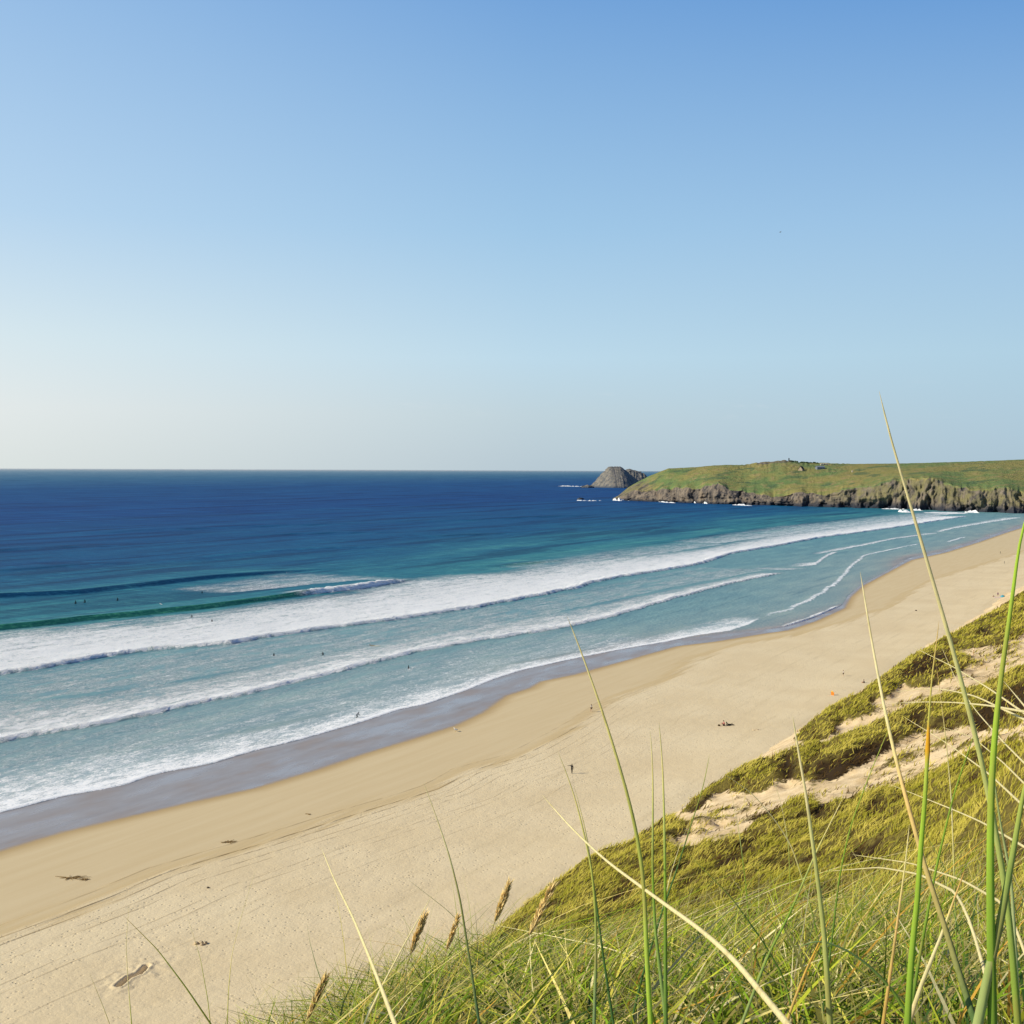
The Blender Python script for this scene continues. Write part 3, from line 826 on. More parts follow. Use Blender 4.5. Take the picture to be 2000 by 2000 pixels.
for pxs, pys, h_, w_, sd in (
        ([1196, 1210, 1222], [977.5, 978, 977.5], 5.5, 14, 1), ([1226, 1240, 1256, 1268], [978, 978, 978.5, 979.5], 3.5, 12, 2),
        ([1286, 1300, 1320], [980.5, 981.5, 982.5], 3.0, 12, 3), ([1350, 1366, 1384], [982.5, 983, 984], 5.0, 14, 4), ([1430, 1448, 1470], [986.5, 987, 988], 2.4, 12, 5),
        ([1722, 1745, 1768], [994, 994.5, 995], 2.2, 10, 6), ([1755, 1765, 1778], [1000, 1000.5, 1000], 4.0, 16, 7), ([1782, 1792, 1803], [997, 997, 997.5], 3.5, 10, 8),
        ([1885, 1902, 1912], [1001, 1001, 1002], 5.0, 12, 9), ([1140, 1160, 1176], [978.2, 978.5, 978.4], 1.6, 9, 10), ([1090, 1120, 1140], [949.5, 950, 950.5], 3.0, 40, 11),
        ([1805, 1850, 1890], [1001.5, 1002, 1002.5], 1.0, 30, 12), ([1126, 1135, 1146], [977.8, 978, 978], 2.0, 6, 13), ([1160, 1190, 1220], [952, 952.4, 952.4], 1.5, 30, 14)):
    surf_strip(pxs, pys, h_, w_, sd)
me = raw_mesh('surf_foam', np.concatenate(SV), np.concatenate(SF))
tag(link('surf_foam', me, foam_mat), 'white surf breaking along the foot of the cliffs and the island', 'surf', kind='stuff')

# ================================================================== VEGETATION
def grass_material(name, trans=0.34):
    a = M(name)
    c = a.acol('Col')
    n = a.noise(a.coords(), 9.0, 2.0)
    fib = a.noise(a.coords((420, 420, 7)), 1.0, 3.0)
    c = a.mix(a.mapr(fib, 0.44, 0.66, 0, 0.35), c, a.mix(1.0, c, (0.62, 0.66, 0.55), 'MULTIPLY'))
    c = a.mix(a.mapr(a.noise(a.coords((60, 60, 14)), 1.0, 3.0), 0.58, 0.70, 0, 0.5), c, (0.50, 0.40, 0.13))
    c = a.mix(a.mapr(n, 0.3, 0.7, 0, 0.35), c, a.mix(1.0, c, (0.75, 0.77, 0.68), 'MULTIPLY'))
    p = a.n('BsdfPrincipled', {'Base Color': c, 'Roughness': 0.6, 'Specular IOR Level': 0.07})
    t = a.n('BsdfTranslucent', {'Color': c})
    return a.surf(a.n('MixShader', {0: trans, 1: p.outputs[0], 2: t.outputs[0]}))


GM = grass_material('grass_blade')


def ribbons(P0, D, L, bend, W, cbase, ctip, nseg, sidevec=None, rgn=rng):
    """many curved tapering leaves. P0 roots (n,3), D unit start direction, bend (n,3) added as u^2"""
    n = len(P0)
    u = np.linspace(0, 1, nseg + 1)
    side = np.cross(D, np.array([-.85, -.3, .42])) if sidevec is None else sidevec
    rnd = rgn.normal(size=(n, 3)); rnd[:, 2] *= 0.2
    side = side / (np.linalg.norm(side, axis=1, keepdims=True) + 1e-9) + 0.75 * rnd
    side -= D * np.sum(side * D, 1, keepdims=True)
    side /= np.linalg.norm(side, axis=1, keepdims=True) + 1e-9
    C = P0[:, None] + D[:, None] * (L[:, None, None] * u[None, :, None]) + bend[:, None] * (u ** 2)[None, :, None] * L[:, None, None]
    wid = W[:, None] * (1 - u ** 1.6)[None] * 0.5
    wid[:, -1] = W * 0.02
    A = C - side[:, None] * wid[..., None]; B = C + side[:, None] * wid[..., None]
    V = np.stack([A, B], 2).reshape(n, -1, 3)
    k = 2 * (nseg + 1)
    f = np.array([[2 * i, 2 * i + 1, 2 * i + 3, 2 * i + 2] for i in range(nseg)])
    Fc = (f[None] + (np.arange(n) * k)[:, None, None]).reshape(-1, 4)
    uu = np.repeat(u, 2)[None, :, None]
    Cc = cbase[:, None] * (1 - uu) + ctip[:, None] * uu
    return V.reshape(-1, 3), Fc, Cc.reshape(-1, 3)


# ---- grass of the dune slope, beyond the crest the photographer stands on
def slope_grass():
    N = 1500000
    s = rng.uniform(8, 640, N); w = rng.uniform(-6, 74, N)
    d2 = np.hypot(*to_xy(s, w))
    X, Y = to_xy(s, w)
    keep = (rng.random(N) < np.clip((75.0 / d2) ** 1.7, 0.012, 1)) & (Y > 10) & (d2 > 13) & (np.abs(X / np.maximum(Y, 1)) < 0.60)
    s, w, X, Y, d2 = s[keep], w[keep], X[keep], Y[keep], d2[keep]
    m = np.clip(sample(mb, s, w) * 1.5 - 0.25 + 0.9 * fbm(X / .75, Y / .75, 3, 57) + .25 * fbm(X / 3, Y / 3, 2, 58), 0, 1) * (sample(mb, s, w) > .06)
    z = sample(H1, s, w)
    hl = sample(hollow, s, w)
    keep = (m * (1 - 0.55 * hl) > rng.random(len(m)) * 0.8 + 0.18) & (z > 0.02)
    s, w, X, Y, d2, z, hl = s[keep], w[keep], X[keep], Y[keep], d2[keep], z[keep], hl[keep]
    n = len(s)
    print('slope blades', n)
    clump = fbm(X / 1.3, Y / 1.3, 3, 90)
    big = fbm(X / 9, Y / 9, 3, 95)
    L = (0.50 + 0.55 * rng.random(n) ** 2) * (0.55 + 0.95 * (clump * .5 + .5)) * np.interp(d2, [15, 60, 300], [1.0, 1.05, 1.5])
    W = 0.014 + d2 * 0.00072
    th = rng.normal(0.2, 0.8, n)
    D = np.stack([0.32 * np.cos(th) + rng.normal(0, .28, n), 0.32 * np.sin(th) + 0.08 + rng.normal(0, .28, n), np.full(n, 0.9)], -1)
    D /= np.linalg.norm(D, axis=1, keepdims=True)
    bend = np.stack([np.full(n, 0.42) + rng.normal(0, .15, n), np.full(n, 0.16) + rng.normal(0, .15, n), np.full(n, -0.25)], -1)
    k = np.clip(0.45 + 0.9 * big + 0.7 * clump + rng.normal(0, .30, n), 0, 1)[:, None]
    g0 = np.array([0.50, 0.48, 0.045]); g1 = np.array([0.92, 0.80, 0.17])
    tip = g0 * (1 - k) + g1 * k
    hol = fbm(s / 2.6, w / 2.0, 3, 14)
    edge = 1 - sample(ridge, s, w)
    brown = (rng.random(n) < np.clip(0.08 - 0.35 * clump - 0.9 * hol + 0.35 * (edge > .55), 0.03, 0.75) + 0.7 * hl)[:, None]
    tip = np.where(brown, np.array([0.19, 0.11, 0.032]) * (0.45 + 0.6 * rng.random((n, 1))), tip)  # brown blades also stand in for shade in the traced patches
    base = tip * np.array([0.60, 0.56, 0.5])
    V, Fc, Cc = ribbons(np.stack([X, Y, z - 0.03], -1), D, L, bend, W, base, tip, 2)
    me = raw_mesh('dune_grass', V, Fc)
    color_attr(me, 'Col', Cc)
    tag(link('dune_grass', me, GM), 'wind-combed olive grass covering the dune slope below', 'grass', kind='stuff')


slope_grass()

LIM = np.array([(-400, 2250), (0, 2060), (250, 2010), (420, 1970), (540, 1920), (640, 1870), (760, 1835), (850, 1805), (960, 1795), (1100, 1795), (1300, 1755), (1450, 1715), (1700, 1670), (1850, 1630), (2000, 1590), (2400, 1540)], float)
PAL = 1.65 * np.array([(0.16, 0.26, 0.018), (0.27, 0.35, 0.026), (0.40, 0.42, 0.040), (0.54, 0.48, 0.085), (0.66, 0.55, 0.21), (0.76, 0.67, 0.38), (0.58, 0.34, 0.06), (0.07, 0.15, 0.035)])


def crest_grass():
    VV, FF, CC = [], [], []
    base = 0

    def add(n, rmin, rmax, lmin, lmax, wmin, wmax, prob, nseg, lean, over, seed, xr=(-0.62, 0.62), left=False):
        nonlocal base
        g = np.random.default_rng(seed)
        r = np.sqrt(g.uniform(rmin ** 2, rmax ** 2, n)) if rmax > 3 else g.uniform(rmin, rmax, n)
        ta = g.uniform(*xr, n)
        # tufts: pull the roots toward random centres
        X = ta * r; Y = r
        jx = np.floor(X / 0.34); jy = np.floor(Y / 0.34)
        cx = (jx + vn(jx * 1.7, jy * 2.3, 3)) * 0.34; cy = (jy + vn(jx * 2.1, jy * 1.3, 4)) * 0.34
        pull = g.uniform(0.2, 0.85, n)
        X = X + (cx - X) * pull; Y = Y + (cy - Y) * pull
        Y = np.maximum(Y, rmin)
        z = ground(X, Y)
        th = np.arctan2(Y - cy + g.normal(0, .12, n), X - cx + g.normal(0, .12, n))
        sp_ = np.abs(g.normal(0, lean, n))
        D = np.stack([np.cos(th) * sp_ + 0.12 + g.normal(0, .2, n), np.sin(th) * sp_ + 0.02 + g.normal(0, .2, n), np.ones(n)], -1)
        D /= np.linalg.norm(D, axis=1, keepdims=True)
        bd = np.stack([np.cos(th) * sp_ * .9 + 0.15 + g.normal(0, .38, n), np.sin(th) * sp_ * .9 + g.normal(0, .25, n), -0.30 * (0.3 + sp_)], -1)
        L = g.uniform(lmin, lmax, n)
        P0 = np.stack([X, Y, z - 0.02], -1)
        for _ in range(5):
            top = P0 + D * L[:, None] + bd * L[:, None]
            mid = P0 + D * (L * .7)[:, None] + bd * (L * .49)[:, None]
            px, py = project(top); px2, py2 = project(mid)
            lim = np.interp(px, LIM[:, 0], LIM[:, 1]) + g.normal(0, 12, n) - over * np.abs(g.normal(0, 1, n)) * (px > (0 if left else 380))
            L = np.where((np.minimum(py, py2) < lim), L * 0.80, L)
        ok = (L > 0.10)
        k = g.choice(len(PAL), n, p=prob)
        patch = fbm(X / .7, Y / .7, 2, 77)[:, None]
        col = PAL[k] * (0.35 + 0.85 * g.random((n, 1))) * (1 + 0.35 * patch)
        tipc = np.minimum(1.0, 1.1) * np.where(g.random((n, 1)) < 0.30, col * 0.4 + np.array([0.50, 0.42, 0.19]) * 0.6, col * 1.1)
        V, Fc, Cc = ribbons(P0[ok], D[ok], L[ok], bd[ok], g.uniform(wmin, wmax, n)[ok], (col * np.array([.17, .19, .13]))[ok], tipc[ok], nseg, rgn=g)  # blade feet coloured dark to paint the shade inside the tangle
        VV.append(V); FF.append(Fc + base); CC.append(Cc); base += len(V)

    pr1 = [.20, .20, .17, .13, .10, .07, .03, .10]
    pr3 = [.26, .24, .16, .09, .06, .05, .06, .08]
    pr2 = [.10, .14, .16, .18, .17, .15, .06, .04]
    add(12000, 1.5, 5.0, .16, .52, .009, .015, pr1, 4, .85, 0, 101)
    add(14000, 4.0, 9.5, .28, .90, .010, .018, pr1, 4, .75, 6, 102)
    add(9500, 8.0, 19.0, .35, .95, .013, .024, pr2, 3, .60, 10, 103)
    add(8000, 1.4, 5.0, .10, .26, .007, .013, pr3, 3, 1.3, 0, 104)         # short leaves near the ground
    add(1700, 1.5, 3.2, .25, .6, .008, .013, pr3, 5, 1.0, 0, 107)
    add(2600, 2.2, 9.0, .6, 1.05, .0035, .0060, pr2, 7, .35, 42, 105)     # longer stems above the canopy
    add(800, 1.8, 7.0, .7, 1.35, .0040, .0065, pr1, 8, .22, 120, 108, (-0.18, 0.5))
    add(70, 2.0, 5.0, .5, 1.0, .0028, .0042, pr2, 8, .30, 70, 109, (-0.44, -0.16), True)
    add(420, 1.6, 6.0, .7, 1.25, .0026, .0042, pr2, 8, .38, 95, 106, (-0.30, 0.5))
    me = raw_mesh('marram_grass', np.concatenate(VV), np.concatenate(FF))
    color_attr(me, 'Col', np.concatenate(CC))
    print('crest faces', len(me.polygons))
    tag(link('marram_grass', me, GM), 'dense tangled green and straw grass on the dune crest in the foreground', 'grass', kind='stuff')


crest_grass()

# ---- the tall blades one can tell apart
STRAW, PALE, GREEN, BRIGHT, DARK, TAN, OLIVE, ORANGE = (.85, .72, .36), (.95, .86, .56), (.21, .34, .045), (.34, .50, .06), (.055, .14, .045), (.62, .45, .18), (.38, .42, .09), (.66, .36, .03)


def dense(pts, n):
    P = np.array(pts, float)
    t = np.concatenate([[0], np.cumsum(np.linalg.norm(np.diff(P, axis=0), axis=1))])
    q = np.linspace(0, t[-1], n)
    out = np.stack([np.interp(q, t, P[:, i]) for i in range(P.shape[1])], -1)
    for _ in range(2):
        o2 = out.copy(); o2[1:-1] = 0.25 * out[:-2] + 0.5 * out[1:-1] + 0.25 * out[2:]; out = o2
    return out


def tube(P, rad, cols, ns=6):
    """tapered round leaf along the centre line P"""
    n = len(P)
    T = np.gradient(P, axis=0); T /= np.linalg.norm(T, axis=1, keepdims=True) + 1e-9
    ref = np.array([0.8, 1.0, -0.3]); A = np.cross(T, ref); A /= np.linalg.norm(A, axis=1, keepdims=True) + 1e-9
    B = np.cross(T, A) * 0.55
    an = np.linspace(0, 2 * math.pi, ns, endpoint=False)
    # a rolled leaf: a groove along one side
    rr = 1 - 0.28 * np.exp(-((an - math.pi) / 0.6) ** 2)
    V = P[:, None] + (A[:, None] * np.cos(an)[None, :, None] + B[:, None] * np.sin(an)[None, :, None]) * (rad[:, None] * rr[None])[..., None]
    i = np.arange(n * ns).reshape(n, ns); j = np.roll(i, -1, 1)
    Fc = np.stack([i[:-1], j[:-1], j[1:], i[1:]], -1).reshape(-1, 4)
    return V.reshape(-1, 3), Fc, np.repeat(cols, ns, 0)


def blade_path(pts, w, tipd=None, lean=0.0):
    """image path (tip first) at a depth set by the blade's apparent width, carried on down to the ground"""
    y0 = float(np.clip(11.0 / w, 0.55, 4.5)) if tipd is None else tipd
    q = dense(pts, 26)
    yy = y0 * (1 + lean * np.linspace(0, 1, len(q)))
    P = at_y(q[:, 0], q[:, 1], yy)
    P = list(P)
    st = np.linalg.norm(P[-1] - P[-2])
    st = float(np.clip(st, 0.02, 0.08))
    v = (P[-1] - P[-3]); v /= np.linalg.norm(v)
    for _ in range(120):
        p = P[-1]
        if p[2] < float(ground(p[0], p[1])) - 0.02: break
        v = v * 0.95 + np.array([0, 0.01, -1.0]) * 0.07; v /= np.linalg.norm(v)
        P.append(p + v * st)
    return np.array(P), y0


def blade(pts, w, c_tip, c_mid, c_low, label, lean=0.0, group=None, node=None, depth=None):
    P, y0 = blade_path(pts, w, depth, lean)
    n = len(P)
    rmax = w / 2 / F * y0
    u = np.concatenate([np.linspace(0, 1, 26), np.ones(n - 26)])
    rad = rmax * (0.16 + 0.84 * u ** 0.75)
    rad[0] = rmax * 0.04
    a, b, c = (np.array(v) for v in (c_tip, c_mid, c_low))
    uu = u[:, None]
    cols = np.where(uu < 0.5, a + (b - a) * uu * 2, b + (c - b) * (uu - .5) * 2)
    if node is not None:
        k = np.argmin(np.abs(np.array([project(p[None])[1][0] for p in P[:26]]) - node))
        cols[max(0, k - 1):k + 1] = ORANGE; rad[k] *= 1.35
        rad[:k - 1] *= 0.6
    V, Fc, Cc = tube(P, rad * 1.12, np.minimum(cols * 1.45 + np.array([.03, .02, 0]), np.array([.96, .86, .50])))
    root = P[-1]
    me = raw_mesh('marram_blade', V - root, Fc)
    color_attr(me, 'Col', Cc)
    o = link('marram_blade', me, GM)
    o.location = root
    tag(o, label, 'marram blade', group or 'tall grass blades standing up from the dune crest')
    return o


def c3(pts): return [(600 + x * .36232, 1000 + y * .36232) for x, y in pts]
def c5(pts): return [(1200 + x * .4141, 1400 + y * .4141) for x, y in pts]
def c6(pts): return [(500 + x * .4141, 1400 + y * .4141) for x, y in pts]
def c7(pts): return [(x * .36232, 1500 + y * .36232) for x, y in pts]
blade([(1717, 764), (1728, 815), (1740, 860), (1776, 980), (1817, 1120), (1858, 1260), (1890, 1380), (1915, 1480), (1932, 1560), (1945, 1632), (1966, 1752), (1979, 1897), (1987, 2000)], 15,
      PALE, (.52, .52, .22), GREEN, 'tallest blade, pale tip reaching above the headland into the sky')
blade([(2012, 985), (2000, 1010), (1990, 1060), (1975, 1180), (1957, 1300), (1945, 1400), (1937, 1500), (1933, 1600), (1933, 1773), (1937, 2000)], 20, BRIGHT, BRIGHT, (.15, .27, .04), 'thick bright green stem rising near the right edge past the dune')
blade([(2030, 1440), (2000, 1537), (1979, 1657), (1954, 1793), (1925, 1918), (1908, 2000)], 21, OLIVE, (.27, .36, .10), (.33, .40, .16), 'thick pale green stem leaning in from the lower right edge')
blade([(1680, 1117), (1692, 1190), (1705, 1270), (1730, 1400), (1755, 1508), (1780, 1599), (1809, 1706), (1842, 1802), (1871, 1897), (1904, 2000)], 12, PALE, TAN, DARK, 'tan blade turning dark green below, crossing the sand band on the right', lean=-0.2)
blade([(1834, 1212), (1829, 1260), (1821, 1307), (1813, 1411), (1811, 1473), (1805, 1576), (1796, 1671), (1792, 1752), (1780, 1855), (1771, 2000)], 15, TAN, BRIGHT, GREEN, 'green stem with an orange joint where its tan upper leaf starts', node=1476)
blade([(1548, 1398), (1560, 1473), (1573, 1547), (1589, 1663), (1598, 1731), (1610, 1835), (1620, 2000)], 14, PALE, (.45, .46, .17), (.34, .40, .12), 'pale yellow-green blade in front of the sand band, right of centre')
blade([(1108, 1205), (1136, 1275), (1172, 1377), (1201, 1467), (1227, 1558), (1245, 1634), (1258, 1731), (1262, 1855), (1270, 2000)], 12, STRAW, (.40, .42, .12), BRIGHT, 'tall arching blade whose straw tip touches the surf, centre of photo')
blade([(1270, 1427), (1273, 1470), (1275, 1514), (1275, 1600), (1274, 1700), (1279, 1814), (1288, 1890), (1301, 2000)], 9, STRAW, GREEN, (.24, .34, .13), 'straight green blade just right of the tall arching blade')
blade([(1287, 1410), (1294, 1493), (1297, 1597), (1299, 1731), (1299, 1860), (1300, 2010)], 10, STRAW, GREEN, (.10, .20, .05), 'upright dark green blade with straw tip, right of its twin')
blade([(1386, 1473), (1374, 1535), (1341, 1638), (1318, 1710), (1295, 1773), (1262, 1880)], 5, OLIVE, DARK, DARK, 'thin dark green blade leaning right over the beach edge')
blade([(1089, 1467), (1107, 1511), (1125, 1565), (1143, 1638), (1156, 1700), (1163, 1780), (1164, 1855), (1160, 2000)], 8, STRAW, OLIVE, (.16, .25, .12), 'straw-tipped blade beside the figure with an outstretched arm')
blade([(1121, 1535), (1133, 1580), (1146, 1632), (1163, 1752), (1179, 1876), (1198, 2000)], 6.5, STRAW, DARK, DARK, 'dark green blade crossing its straw-tipped neighbour near centre')
blade([(827, 1528), (852, 1595), (877, 1669), (898, 1752), (914, 1855), (933, 1980)], 7, PALE, (.26, .28, .10), (.07, .15, .07), 'single arching blade against the plain sand, left of centre')
blade([(628, 1657), (653, 1719), (690, 1793), (724, 1876), (748, 1938), (771, 2000)], 9, PALE, PALE, (.66, .60, .34), 'pale straw blade slanting across the sand at lower left', lean=-0.25)
blade([(1059, 1553), (1113, 1615), (1183, 1682), (1245, 1727), (1300, 1768), (1366, 1814), (1432, 1872), (1482, 1934), (1537, 2000)], 10, PALE, PALE, (.72, .66, .40), 'long pale blade falling diagonally across the dune grass to the bottom edge', lean=-0.40)
blade([(243, 1790), (308, 1855), (362, 1927), (409, 1996)], 4.5, TAN, OLIVE, (.26, .30, .06), 'green blade leaning left over the dug trench')
blade([(252, 1768), (246, 1844), (250, 1917), (257, 2000)], 2.8, PALE, PALE, OLIVE, 'thin pale upright blade crossing the dug trench')
blade([(500, 1696), (471, 1790), (453, 1862), (446, 1935), (444, 2000)], 2.4, PALE, STRAW, OLIVE, 'thin pale blade leaning right over the lower left sand')
blade([(366, 1790), (391, 1870), (406, 1953), (411, 2000)], 2.2, PALE, OLIVE, OLIVE, 'fine blade leaning left between the trench and the pale one')
blade([(174, 1899), (199, 1960), (214, 2000)], 2.4, PALE, PALE, STRAW, 'lowest left pale blade tip above the bottom edge')
blade([(843, 1750), (790, 1843), (748, 1922), (715, 1992)], 5.5, STRAW, STRAW, STRAW, 'straw blade crossing the pale slanting one into an X')
blade([(798, 1719), (873, 1777), (935, 1839), (997, 1918)], 3, PALE, STRAW, OLIVE, 'thin straw blade slanting right through the seed heads')
blade([(1009, 1818), (1080, 1855), (1146, 1889)], 3, PALE, STRAW, OLIVE, 'short pale blade lying across the dark hollow at lower centre')
blade([(1902, 1436), (1863, 1549), (1829, 1690), (1813, 1773), (1792, 1889), (1775, 2000)], 8, GREEN, GREEN, (.12, .22, .04), 'green blade leaning right behind the orange-jointed stem')
blade([(1742, 1408), (1697, 1516), (1660, 1615), (1639, 1711), (1627, 1814), (1610, 1950)], 5, OLIVE, GREEN, DARK, 'dark green blade leaning right in front of the upper sand band')
blade([(1647, 1557), (1593, 1665), (1544, 1781), (1498, 1868), (1448, 2000)], 7, STRAW, GREEN, (.24, .31, .12), 'green blade leaning right across the middle of the slope grass')
blade([(1776, 1610), (1769, 1680), (1759, 1752), (1742, 1876), (1724, 2000)], 8, STRAW, TAN, (.50, .34, .10), 'upright tan dead stem left of the orange-jointed green stem')
blade([(1884, 1700), (1860, 1765), (1838, 1827), (1800, 1920), (1778, 1985)], 10, (.50, .30, .08), STRAW, (.62, .52, .30), 'broad straw dead leaf leaning right over the dark green blade')
blade([(1622, 1790), (1600, 1840), (1573, 1897), (1552, 1951)], 6, (.60, .36, .06), (.60, .38, .07), (.5, .36, .12), 'short orange dead leaf at lower centre right')
blade([(1560, 1850), (1590, 1838), (1614, 1840), (1656, 1857), (1697, 1886), (1740, 1930), (1775, 1985)], 8, (.20, .30, .12), (.18, .28, .09), GREEN, 'green leaf bent over in an arch near the bottom')
blade([(1415, 1512), (1469, 1549), (1515, 1603), (1545, 1650), (1575, 1740), (1590, 1800)], 3.5, PALE, STRAW, GREEN, 'pale blade leaning left over the sand band, tip by the beach')
blade([(1829, 1300), (1846, 1431), (1858, 1556), (1863, 1700), (1868, 1850)], 4, TAN, STRAW, GREEN, 'thin tan blade between the tallest blade and the orange-jointed stem')
blade([(1426, 1537), (1444, 1628), (1457, 1731), (1465, 1847)], 3, PALE, GREEN, GREEN, 'fine green upright blade over the lower sand patch')
blade([(1511, 1524), (1527, 1574), (1540, 1648), (1544, 1752), (1548, 1850)], 3, PALE, OLIVE, GREEN, 'fine pale upright blade just left of the pale yellow-green one')
blade([(1345, 1669), (1428, 1752), (1490, 1839), (1531, 1909), (1548, 1980)], 5, OLIVE, DARK, GREEN, 'dark blade slanting left below the sand patch')
blade([(1936, 1480), (1952, 1600), (1975, 1720), (1982, 1850), (1990, 2010)], 10, (.30, .36, .14), (.36, .42, .20), (.42, .46, .25), 'grey-green blade between the two thick right-hand stems')
for pts, w_ in (([(1664, 1669), (1780, 1686), (1879, 1719), (1950, 1760)], 3.6), ([(1614, 1702), (1718, 1694), (1796, 1708), (1860, 1740)], 3.6), ([(1738, 1532), (1863, 1582), (1920, 1607), (2010, 1660)], 3.4),
                ([(1735, 1374), (1800, 1371), (1863, 1372), (1930, 1378), (2010, 1392)], 3.4), ([(1745, 1352), (1800, 1345), (1842, 1346), (1904, 1359), (2010, 1410)], 3.2), ([(1784, 1264), (1863, 1303), (1932, 1345), (2010, 1400)], 3.0),
                ([(1838, 1262), (1868, 1330), (1904, 1386), (1960, 1450), (2010, 1500)], 2.6), ([(1765, 1400), (1850, 1452), (1930, 1510), (2005, 1580)], 3.4), ([(1960, 1330), (2010, 1390)], 3.2), ([(1840, 1420), (1900, 1440), (1960, 1490), (2010, 1540)], 2.8)):
    blade(pts, w_, PALE, PALE, STRAW, 'thin pale dry blade lying across the dune slope at right', group='thin pale dry blades crossing the right side', lean=-0.45)


# ---- stems that carry a seed head
HEADM = grass_material('seed_head', 0.15)
def seed_stem(head, down, w, label):
    pts = head + down
    P, y0 = blade_path(pts, 4.6, None)
    rmax = 1.9 / 2 / F * y0
    n = len(P)
    root = P[-1]
    th = empty('grass_stem', root)
    tag(th, label, 'grass stem', 'grass stems with seed heads')
    hl = np.linalg.norm(np.diff(np.array(head), axis=0), axis=1).sum(); tl = np.linalg.norm(np.diff(np.array(pts), axis=0), axis=1).sum()
    kh = max(4, int(26 * hl / tl))
    V, Fc, Cc = tube(P[kh - 1:], np.full(n - kh + 1, rmax), np.tile(np.array([.40, .36, .12]), (n - kh + 1, 1)))
    me = raw_mesh('stem', V - root, Fc); color_attr(me, 'Col', Cc); link('stem', me, GM, th)
    # spikelets packed round the axis
    g = np.random.default_rng(int(head[0][0]))
    m = 260
    u = g.random(m); idx = u * (kh - 1); i0 = np.minimum(idx.astype(int), kh - 2); f = (idx - i0)[:, None]
    A = P[i0] * (1 - f) + P[i0 + 1] * f
    ax = P[0] - P[kh - 1]; ax /= np.linalg.norm(ax)
    an = g.uniform(0, 2 * math.pi, m); e1 = np.cross(ax, [0, 1, 0.2]); e1 /= np.linalg.norm(e1); e2 = np.cross(ax, e1)
    R_ = e1 * np.cos(an)[:, None] + e2 * np.sin(an)[:, None]
    fat = (w / 2 / F * y0) * np.sin(np.pi * np.clip(u * 0.86 + 0.10, 0, 1)) ** 0.7
    D = ax * 0.95 + R_ * 0.30; D /= np.linalg.norm(D, axis=1, keepdims=True)
    L = np.full(m, hl / F * y0 * 0.15) * g.uniform(.8, 1.3, m)
    col = np.array([.98, .76, .36]) * g.uniform(.65, 1.25, (m, 1))
    V, Fc, Cc = ribbons(A + R_ * (fat * 0.45)[:, None] - ax * (L * .5)[:, None], D, L, R_ * 0.06, fat * 0.9 + 1e-4, col * .8, col * 1.15, 2, rgn=g)
    me = raw_mesh('seed_head', V - root, Fc); color_attr(me, 'Col', Cc); link('seed_head', me, HEADM, th)


seed_stem([(997, 1719), (982, 1760), (964, 1806)], [(955, 1840), (948, 1890), (944, 1960)], 12, 'straw seed head standing highest against the sand beside the dune foot')
seed_stem([(833, 1778), (817, 1820), (802, 1862)], [(792, 1900), (782, 1960)], 12, 'broad straw seed head by the crossing straw blades')
seed_stem([(896, 1786), (885, 1820), (872, 1856)], [(864, 1890), (856, 1950)], 9, 'slim tan seed head between the broad one and the highest one')
seed_stem([(1084, 1722), (1062, 1765), (1032, 1830)], [(1018, 1870), (1006, 1930)], 9, 'loose tan seed head before the dark dune grass edge')
seed_stem([(640, 1902), (622, 1942), (599, 1992)], [(590, 2030), (584, 2080)], 14, 'golden seed head at the bottom edge, lowest of them')

# ================================================================== PEOPLE
SKIN = plain('skin', (0.48, 0.28, 0.19), 0.6, 0.3, 0.1)
mats = {}
def cm(name, rgb):
    if name not in mats: mats[name] = plain(name, rgb, 0.75, 0.2, 0.15, 12.0)
    return mats[name]


STAND = dict(pelvis=(0, 0, .95), spine=(0, 0, 1.14), chest=(0, .0, 1.34), neck=(0, .0, 1.49), head=(0, .02, 1.64),
             hip_l=(-.09, 0, .90), knee_l=(-.10, .03, .50), ankle_l=(-.10, -.02, .09), toe_l=(-.12, .15, .035),
             hip_r=(.09, 0, .90), knee_r=(.10, .03, .50), ankle_r=(.10, -.02, .09), toe_r=(.12, .15, .035),
             sho_l=(-.18, 0, 1.41), elb_l=(-.24, -.02, 1.13), wri_l=(-.26, .05, .88), han_l=(-.26, .08, .80),
             sho_r=(.18, 0, 1.41), elb_r=(.24, -.02, 1.13), wri_r=(.26, .05, .88), han_r=(.26, .08, .80))
RAD = dict(pelvis=.135, spine=.115, chest=.145, neck=.055, hip=.085, knee=.058, ankle=.038, toe=.036, sho=.058, elb=.042, wri=.028, han=.034)
EDGES = [('pelvis', 'spine'), ('spine', 'chest'), ('chest', 'neck')]
for s_ in 'lr':
    EDGES += [('pelvis', 'hip_' + s_), ('hip_' + s_, 'knee_' + s_), ('knee_' + s_, 'ankle_' + s_), ('ankle_' + s_, 'toe_' + s_),
              ('chest', 'sho_' + s_), ('sho_' + s_, 'elb_' + s_), ('elb_' + s_, 'wri_' + s_), ('wri_' + s_, 'han_' + s_)]


